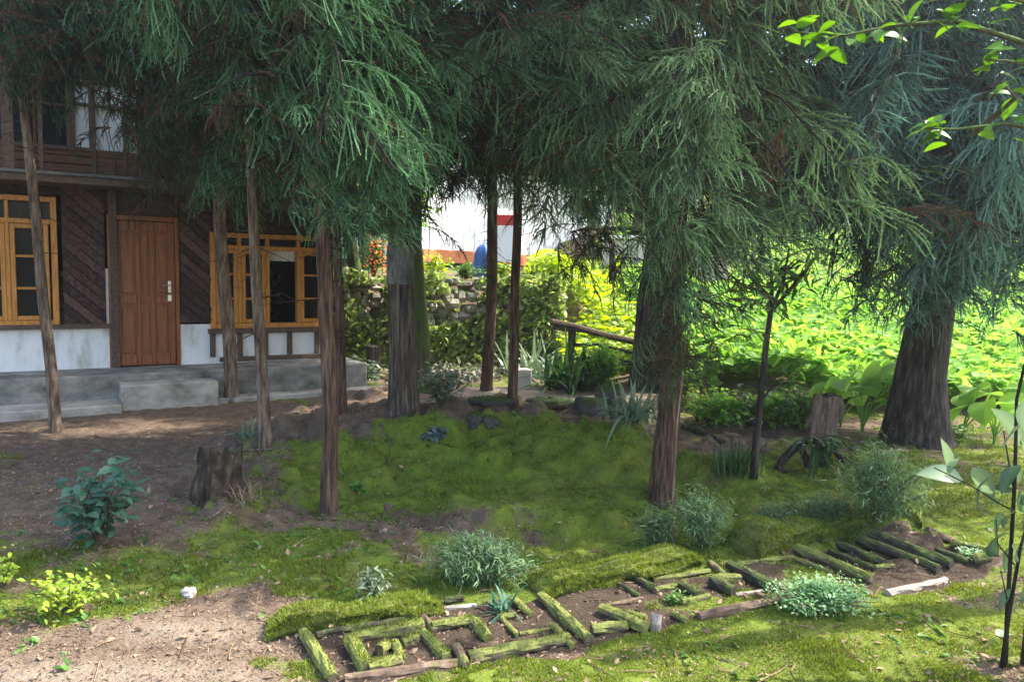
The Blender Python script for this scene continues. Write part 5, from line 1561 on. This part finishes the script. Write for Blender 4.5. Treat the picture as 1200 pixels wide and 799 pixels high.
bush("feathery_herb", "wide low clump of dark feathery herb in the middle foreground", "herb", G(560, 682), (.78, .42, .27), 70, 90, "foliage", LEAF_HERB, .062, seed=35, tpl=FINE, el=(0, 1.2), var=(0, .9))
tuft("strap_leaved_clump", "small clump of arching strap leaves at the back edge of the letters", "plant", 590, 716, 26, .24, .008, LEAF_BLUE, (.5, 1.4), .9, .02, 2, var=(.3, 1))
bush("rosette_plant", "small blue-green rosette on the moss mound right of the thick grey trunk", "plant", G(508, 516), (.24, .2, .13), 8, 9, "foliage", leafmat("slate_leaf", (.03, .06, .06), (.13, .19, .19), .15), .10, seed=36, el=(-.2, .5))
bush("grey_shrub", "small grey-green twiggy shrub on the right of the thick grey trunk", "shrub", G(515, 478), (.65, .5, .50), 18, 26, "foliage", LEAF_GREY, .07, seed=37, var=(0, .6))
tuft("spider_lily_clump", "large clump of dark arching strap leaves left of the rustic fence", "plant", 668, 455, 130, 1.05, .028, LEAF_DEEP, (.45, 1.5), .55, .22, 3, var=(.2, 1))
tuft("spider_lily_clump", "pale green strap-leaved clump behind the square concrete post", "plant", 622, 440, 50, .95, .024, LEAF_GREY, (.6, 1.45), .45, .15, 4)
tuft("drooping_lily_clump", "drooping strap-leaved clump between the mossy boulder and the broad dark trunk", "plant", 742, 492, 90, .55, .018, LEAF_GREY, (.7, 1.45), 1.25, .1, 5, var=(0, .8))
tuft("grass_clump", "dark upright grass clump at the foot of the slender forked tree", "grass clump", 860, 556, 110, .36, .006, LEAF_DEEP, (.9, 1.5), .35, .08, 6, var=(.2, 1))
tuft("strap_leaved_clump", "small grey strap-leaved plant beside the thin trunk in front of the window", "plant", 289, 512, 16, .26, .012, LEAF_GREY, (.5, 1.4), .6, .03, 7)
bush("seedling", "tiny light green seedling at the right foot of the reddish trunk", "seedling", G(420, 580), (.18, .15, .11), 6, 7, "foliage", LEAF_GREEN, .06, seed=38, var=(.5, 1))
bush("feathery_shrub", "grey-green feathery shrub right of the thin bare stem, below the draped tree", "shrub", G(820, 642), (.52, .42, .42), 44, 70, "foliage", LEAF_HERB, .06, seed=39, tpl=FINE, el=(0, 1.2), var=(.3, 1))
bush("feathery_shrub", "dark feathery shrub left of the thin bare stem, below the draped tree", "shrub", G(770, 642), (.34, .3, .3), 26, 70, "foliage", LEAF_HERB, .06, seed=40, tpl=FINE, el=(0, 1.2), var=(0, .8))
bush("feathery_shrub", "tallest feathery green shrub, in front of the arching roots at right", "shrub", G(1028, 612), (.66, .5, .58), 64, 80, "foliage", LEAF_HERB, .07, seed=41, tpl=FINE, el=(0, 1.2), var=(.4, 1))
for px, py, h_, lb in ((905, 622, .2, "left"), (945, 618, .24, "middle"), (975, 612, .2, "right")):
    bush("ferny_weed", lb + " one of three low ferny weeds left of the tallest feathery shrub", "weed", G(px, py), (.5, .4, h_), 34, 46, "foliage", LEAF_HERB, .05, seed=px, tpl=FINE, el=(-.2, 1.0), group="ferny weeds at right", var=(0, .6))
bush("mint_groundcover", "rounded mint-green clump of tiny leaves among the letters at right", "ground cover plant", G(962, 712), (.68, .50, .13), 110, 40, "foliage", LEAF_MINT, .026, seed=43, el=(-.2, 1.0))
bush("weed_patch", "small patch of green weeds inside the fourth letter", "weed", G(790, 706), (.18, .15, .05), 14, 12, "foliage", LEAF_GREEN, .025, seed=44, var=(.4, 1))
bush("weed_patch", "light green weeds between the rightmost dark logs", "weed", G(1136, 652), (.3, .16, .05), 14, 14, "foliage", LEAF_MINT, .025, seed=45, var=(.4, 1))
bush("yellow_shrub", "yellow-green shrub right of the frond-draped trunk, before the edging stones", "shrub", G(817, 494), (.6, .5, .55), 24, 30, "foliage", LEAF_LIME, .07, seed=46, tpl=LANCE, var=(0, .7))
bush("leafy_weed", "light green leafy weed in front of the edging stones", "weed", G(855, 494), (.4, .3, .3), 12, 14, "foliage", LEAF_VINE, .10, seed=47)
bush("corner_shrub", "small shrub with pale leaves at the right end of the house plinth", "shrub", G(428, 452), (.55, .5, .55), 12, 16, "foliage", LEAF_GREY, .10, seed=48)
bush("creeping_weed", "small green weed at the right foot of the huge dark trunk", "weed", G(1112, 520), (.5, .4, .3), 14, 20, "foliage", LEAF_GREEN, .07, seed=49, var=(.4, 1))
bush("undergrowth_bush", "leafy green bush below the rustic fence rails", "bush", G(705, 455), (1.1, .6, .8), 26, 30, "foliage", LEAF_VINE, .09, seed=50, var=(0, .7))

for px, lb in ((832, "first"), (848, "second"), (870, "third"), (899, "fourth"), (918, "fifth"), (938, "sixth")):
    bush("edging_weed", lb + " from left of six bright weeds growing before the edging stones", "weed", G(px, 500), (.6, .5, .50), 16, 16, "foliage", LEAF_VINE if px % 3 else LEAF_GREEN, .12, seed=px + 3, group="weeds before the edging stones", tpl=OVAL if px % 3 else LANCE)
# big heart leaves before the huge trunk
def taro(px, py, n, H, lsz, label, seed):
    rng = np.random.default_rng(seed); b = G(px, py)
    root = empty("taro_plant", tuple(b), label, "plant", "taro plants at the edge of the vine field")
    st, lf = MB(), MB()
    for i in range(n):
        a = rng.uniform(3.4, 6.0) if i % 2 else rng.uniform(0, 6.28); hh = H * rng.uniform(.6, 1.05); rr = H * rng.uniform(.15, .55)
        tip = b + np.array([math.cos(a) * rr, math.sin(a) * rr, hh]); t = np.linspace(0, 1, 6)
        P = b + (tip - b) * np.stack([t ** 2, t ** 2, t], -1); P[0, 2] -= .03
        st.tube(P, .012 * (1 - .5 * t), 6, .5, False)
        e = rng.uniform(-1.0, -.25); d = np.array([[math.cos(a) * math.cos(e), math.sin(a) * math.cos(e), math.sin(e)]])
        leaves(lf, HEARTBIG, tip[None] - d * lsz * .2, d, lsz * rng.uniform(.75, 1.15), rng.uniform(.2, 1), rng, .4)
    st.build("stem", LEAF_VINE, root, smooth=True); lf.build("leaf_blades", LEAF_VINE, root)
taro(1010, 508, 9, .62, .40, "large heart-leaved plant between the split stump and the huge trunk", 61)
taro(1040, 505, 7, .72, .42, "tallest heart-leaved plant touching the left side of the huge trunk", 62)
taro(985, 500, 6, .5, .34, "heart-leaved plant directly behind the split stump", 63)
taro(1128, 512, 6, .5, .34, "heart-leaved plant at the right side of the huge trunk", 64)
taro(1165, 520, 6, .42, .30, "heart-leaved plant at far right, behind the foreground shrub", 65)

# arching dark roots with a drooping plant
ro = G(948, 552); u = ((ro - cam_pos) @ _f) / FPX
m = MB()
for pl, w_ in (([(910, 552), (918, 538), (932, 523), (950, 514), (965, 512)], 11), ([(938, 525), (946, 540), (948, 556)], 9), ([(958, 514), (966, 535), (966, 558)], 12), ([(965, 514), (980, 530), (990, 552)], 6), ([(912, 552), (935, 556), (968, 556)], 5)):
    P = np.array([atY(a, b_, ro[1] + .05 * i) for i, (a, b_) in enumerate(pl)]); P[:, 2] = np.maximum(P[:, 2], height(P[:, 0], P[:, 1]) - .01)
    t = np.linspace(0, len(P) - 1, 12); Q = np.stack([np.interp(t, np.arange(len(P)), P[:, i]) for i in range(3)], -1)
    a = np.arange(10) * .628; m.tube(Q, w_ * u / 2 * np.linspace(.85, 1.1, 12), 10, .5, True, 1 + .25 * (vnoise(t[:, None] * 2 + 0 * a, a[None] * 1.5 + 0 * t[:, None], 14) - .5))
tag(m.build("arched_root", BARK_DARK, loc=ro, smooth=True), "arching dead black root standing on two legs before the split stump", "root")
bp = atY(966, 522, ro[1] - .05)
tuft("fern_on_root", "drooping dark strap-leaved plant growing over the arching black root", "plant", 0, 0, 34, .38, .020, LEAF_DEEP, (.1, 1.0), 1.1, .08, 8, base=bp)

# slender forked tree
def poly_at(pix, Y, dy=0.0): return np.array([atY(a, b_, Y + dy * i) for i, (a, b_) in enumerate(pix)])
fb = G(883, 556)
root = empty("forked_sapling", tuple(fb), "slender forked young tree with dark thin trunk beside the grass clump at right", "tree")
m = MB(); u = ((fb - cam_pos) @ _f) / FPX
Pm = poly_at([(883, 560), (886, 520), (891, 470), (897, 410), (903, 366)], fb[1]); m.tube(Pm, np.array([5, 4, 3.8, 3.4, 3]) * u, 10)
lf = MB(); rng = np.random.default_rng(8)
for pl in ([(903, 366), (905, 340), (903, 310), (900, 270)], [(903, 366), (925, 340), (948, 312), (965, 290)], [(904, 362), (918, 330), (925, 290)], [(905, 352), (880, 325), (868, 300)]):
    P = poly_at(pl, fb[1], -.08); m.tube(P, np.linspace(2.6, 1, len(P)) * u, 6, .4, False)
    for i in range(7):
        s_ = rng.uniform(.5, len(P) - 1); q = np.array([np.interp(s_, np.arange(len(P)), P[:, c]) for c in range(3)])
        leaves(lf, LANCE, q[None] + rng.normal(0, .05, (5, 3)), randdirs(rng, 5, -1.3, .1), .17, rng.uniform(.2, .9), rng)
for pl in ([(893, 450), (915, 440), (930, 425)], [(892, 470), (905, 452), (925, 448)]):
    P = poly_at(pl, fb[1], -.05); m.tube(P, np.linspace(1.4, .6, len(P)) * u, 5, .4, False)
    leaves(lf, LANCE, P[-1][None] + rng.normal(0, .03, (7, 3)), randdirs(rng, 7, -1.3, -.1), .15, .5, rng)
m.build("trunk", BARK_DARK, root, smooth=True); lf.build("leaves", LEAF_GREEN, root)
# thin bare stem
sb_ = G(788, 646); m = MB(); P = poly_at([(788, 650), (788, 600), (790, 555), (793, 500), (800, 440)], sb_[1]); m.tube(P, [.009, .008, .007, .006, .004], 6)
tag(m.build("bare_stem", BARK_PALE), "thin bare upright stem in front of the frond-draped trunk", "sapling")
for pl, lb in (([(240, 537), (285, 534), (340, 527)], "long pale fallen twig on the dirt behind the rotten stump"), ([(640, 590), (655, 578), (662, 566)], None), ([(800, 502), (822, 508), (848, 520)], "dark half-buried branch on the moss right of the frond-draped trunk"), ([(455, 545), (458, 520), (445, 500)], "curved pale twig on the moss mound between the reddish and grey trunks"), ([(245, 610), (262, 600)], "short pale twig on the moss in front of the rotten stump")):
    if lb is None: continue
    P = np.array([G(a, b_) for a, b_ in pl]); P[:, 2] += .012
    m = MB(); m.tube(P, .035 if 'dark' in lb else .007, 7); tag(m.build("fallen_branch" if 'dark' in lb else "fallen_twig", BARK_DARK if 'dark' in lb else BARK_PALE), lb, "branch" if 'dark' in lb else "twig")

# rustic fence
fb = G(667, 452); YF = fb[1]
root = empty("rustic_fence", tuple(fb), "rustic fence of crooked rails on thin posts above the strap-leaved clump", "fence")
for pl, w_, nm in (([(667, 458), (668, 420), (671, 385)], 9, "post"), ([(748, 465), (747, 430), (748, 398)], 8, "post"), ([(645, 377), (670, 382), (705, 392), (760, 404)], 8, "rail"), ([(648, 384), (690, 388), (730, 396), (762, 408)], 5, "rail"), ([(672, 404), (700, 404), (752, 416)], 4, "rail"), ([(672, 420), (710, 418), (752, 428)], 3.5, "rail")):
    P = poly_at(pl, YF, .02 if nm == "rail" else 0); u = ((P[0] - cam_pos) @ _f) / FPX
    m = MB(); m.tube(P, w_ * u / 2, 8); m.build(nm, TWIG if nm == "rail" else BARK_DARK, root)

# bare limbs hanging among the conifers, beside the trees they belong to
for pl, Y, w_, lb, mt in (([(960, 219), (925, 222), (893, 221)], 6.6, 4, "pale snapped twig hanging in the fronds left of the huge trunk", LOG_PALE),
                      ([(130, 148), (180, 138), (242, 116)], 8.0, 3, "thin pale bare twig hanging in front of the upper storey", LOG_PALE)):
    pass

# ------------------------------------------------------------------ foreground shrub at right
sbp = G(1178, 782); YS = sbp[1]
root = empty("foreground_shrub", tuple(sbp), "tall leggy shrub with dark and pale leaves at the right picture edge", "shrub")
m = MB(); lf = MB(); rng = np.random.default_rng(12); u = ((sbp - cam_pos) @ _f) / FPX
stems = [([(1178, 786), (1184, 720), (1187, 650), (1192, 560), (1197, 470), (1203, 400)], 5.5), ([(1170, 790), (1180, 705), (1196, 640), (1215, 590)], 5), ([(1190, 600), (1172, 590), (1130, 565), (1095, 548)], 2.2), ([(1186, 660), (1175, 640), (1170, 610)], 2), ([(1190, 570), (1180, 530), (1178, 505)], 2), ([(1200, 780), (1205, 700), (1215, 600), (1222, 480)], 5), ([(1182, 720), (1176, 690), (1172, 668)], 2), ([(1180, 750), (1170, 746)], 2)]
for pl, w_ in stems:
    P = poly_at(pl, YS); P[:, 1] += rng.normal(0, .02, len(P)); m.tube(P, w_ * u / 2 * np.linspace(1, .6, len(P)), 7, .4)
LV = [(1122, 537, 1088, 545, .9), (1128, 563, 1083, 557, .95), (1140, 548, 1196, 530, .8), (1195, 545, 1148, 562, .2), (1160, 560, 1136, 575, .3), (1176, 575, 1176, 606, .1), (1176, 600, 1165, 635, .12), (1170, 650, 1176, 690, .1), (1188, 640, 1168, 668, .15), (1198, 520, 1190, 465, .5), (1200, 560, 1186, 510, .5), (1112, 552, 1110, 512, .7), (1196, 500, 1160, 520, .6), (1170, 746, 1215, 762, .85), (1168, 745, 1150, 752, .7), (1200, 610, 1180, 640, .2), (1195, 590, 1215, 620, .2), (1204, 650, 1190, 690, .2), (1192, 545, 1215, 520, .4), (1190, 555, 1160, 535, .5), (1187, 655, 1205, 680, .15), (1200, 470, 1180, 500, .6), (1200, 440, 1215, 470, .6), (1188, 600, 1150, 612, .3), (1184, 690, 1158, 706, .25), (1186, 640, 1212, 615, .4), (1196, 700, 1180, 735, .2), (1202, 720, 1225, 700, .3), (1196, 515, 1222, 495, .5), (1190, 580, 1168, 560, .35), (1150, 572, 1140, 598, .3), (1110, 556, 1104, 580, .5), (1200, 600, 1190, 632, .2), (1205, 560, 1222, 585, .3), (1180, 625, 1150, 640, .25)]
for x0, y0, x1, y1, v in LV:
    a0 = atY(x0, y0, YS + rng.uniform(-.06, .06)); a1 = atY(x1, y1, YS + rng.uniform(-.06, .06)); d = a1 - a0; L = np.linalg.norm(d)
    M = frames(d[None], np.array([rng.uniform(-.8, .8)])) * np.array([L * .85, L * .7, L])[None, None, :]
    lf.inst(OVALBIG, M, a0[None], np.array([v * .8]))
m.build("stem", BARK_DARK, root, smooth=True); lf.build("leaf_blades", leafmat("shrub_leaf", (.02, .055, .025), (.24, .33, .19), .35, rough=.4), root, smooth=True)

# broadleaf branches reaching in at the top right
tb = np.array([4.3, 4.6, float(height(4.3, 4.6))])
root = empty("broadleaf_tree", tuple(tb), "broadleaf tree whose bright green leafy twigs hang in at the top right corner", "tree")
m = MB(); lf = MB(); rng = np.random.default_rng(13)
t = np.linspace(0, 1, 8); P = tb + np.stack([.25 * np.sin(2 * t), .1 * t, 5.2 * t - .1], -1); m.tube(P, .11 * (1 - .6 * t) + .02, 12)
YT = 4.3
for pl, n in (([(1330, 110), (1230, 60), (1120, 25), (1050, 30), (990, 42), (930, 38)], 34), ([(1330, 170), (1250, 160), (1180, 145), (1120, 152), (1078, 150)], 24), ([(1330, 90), (1250, 85), (1180, 72), (1150, 70)], 12), ([(1330, 40), (1240, 10), (1140, -10), (1080, 5)], 18), ([(1180, 145), (1190, 115), (1178, 100)], 6), ([(1330, 120), (1250, 130), (1200, 118)], 8)):
    P = poly_at(pl, YT); P[0] = [P[0][0], tb[1], P[0][2]]; 
    if pl[0][0] > 1300: P = np.concatenate([[[tb[0] + .1, tb[1], P[0][2] - .3]], P])
    m.tube(P, np.linspace(.022, .004, len(P)), 6, .4, False)
    s_ = rng.uniform(.45, 1, n) * (len(P) - 1); q = np.stack([np.interp(s_, np.arange(len(P)), P[:, c]) for c in range(3)], -1)
    leaves(lf, OVALBIG, q + rng.normal(0, .03, (n, 3)), randdirs(rng, n, -.6, .25), rng.uniform(.08, .16, n), rng.uniform(.1, 1, n), rng, .7)
m.build("trunk", BARK_MOSS, root, smooth=True); lf.build("leaves", LEAF_BRANCH, root, smooth=True)

# ------------------------------------------------------------------ thin haze volume added to imitate lens glare
hz = bpy.data.materials.new("lens_glare_haze"); hz.use_nodes = True
n_ = hz.node_tree; n_.nodes.clear()
ho_ = n_.nodes.new("ShaderNodeOutputMaterial"); pv = n_.nodes.new("ShaderNodeVolumePrincipled")
pv.inputs["Color"].default_value = (.92, .96, 1, 1); pv.inputs["Density"].default_value = 0.0018; pv.inputs["Anisotropy"].default_value = .6
n_.links.new(pv.outputs[0], ho_.inputs["Volume"])
m = MB(); m.box((0, 45, 14.5), (300, 300, 35)); o = m.build("haze", hz)
tag(o, "thin pale haze added between the trees to imitate lens glare", "haze", kind="stuff")
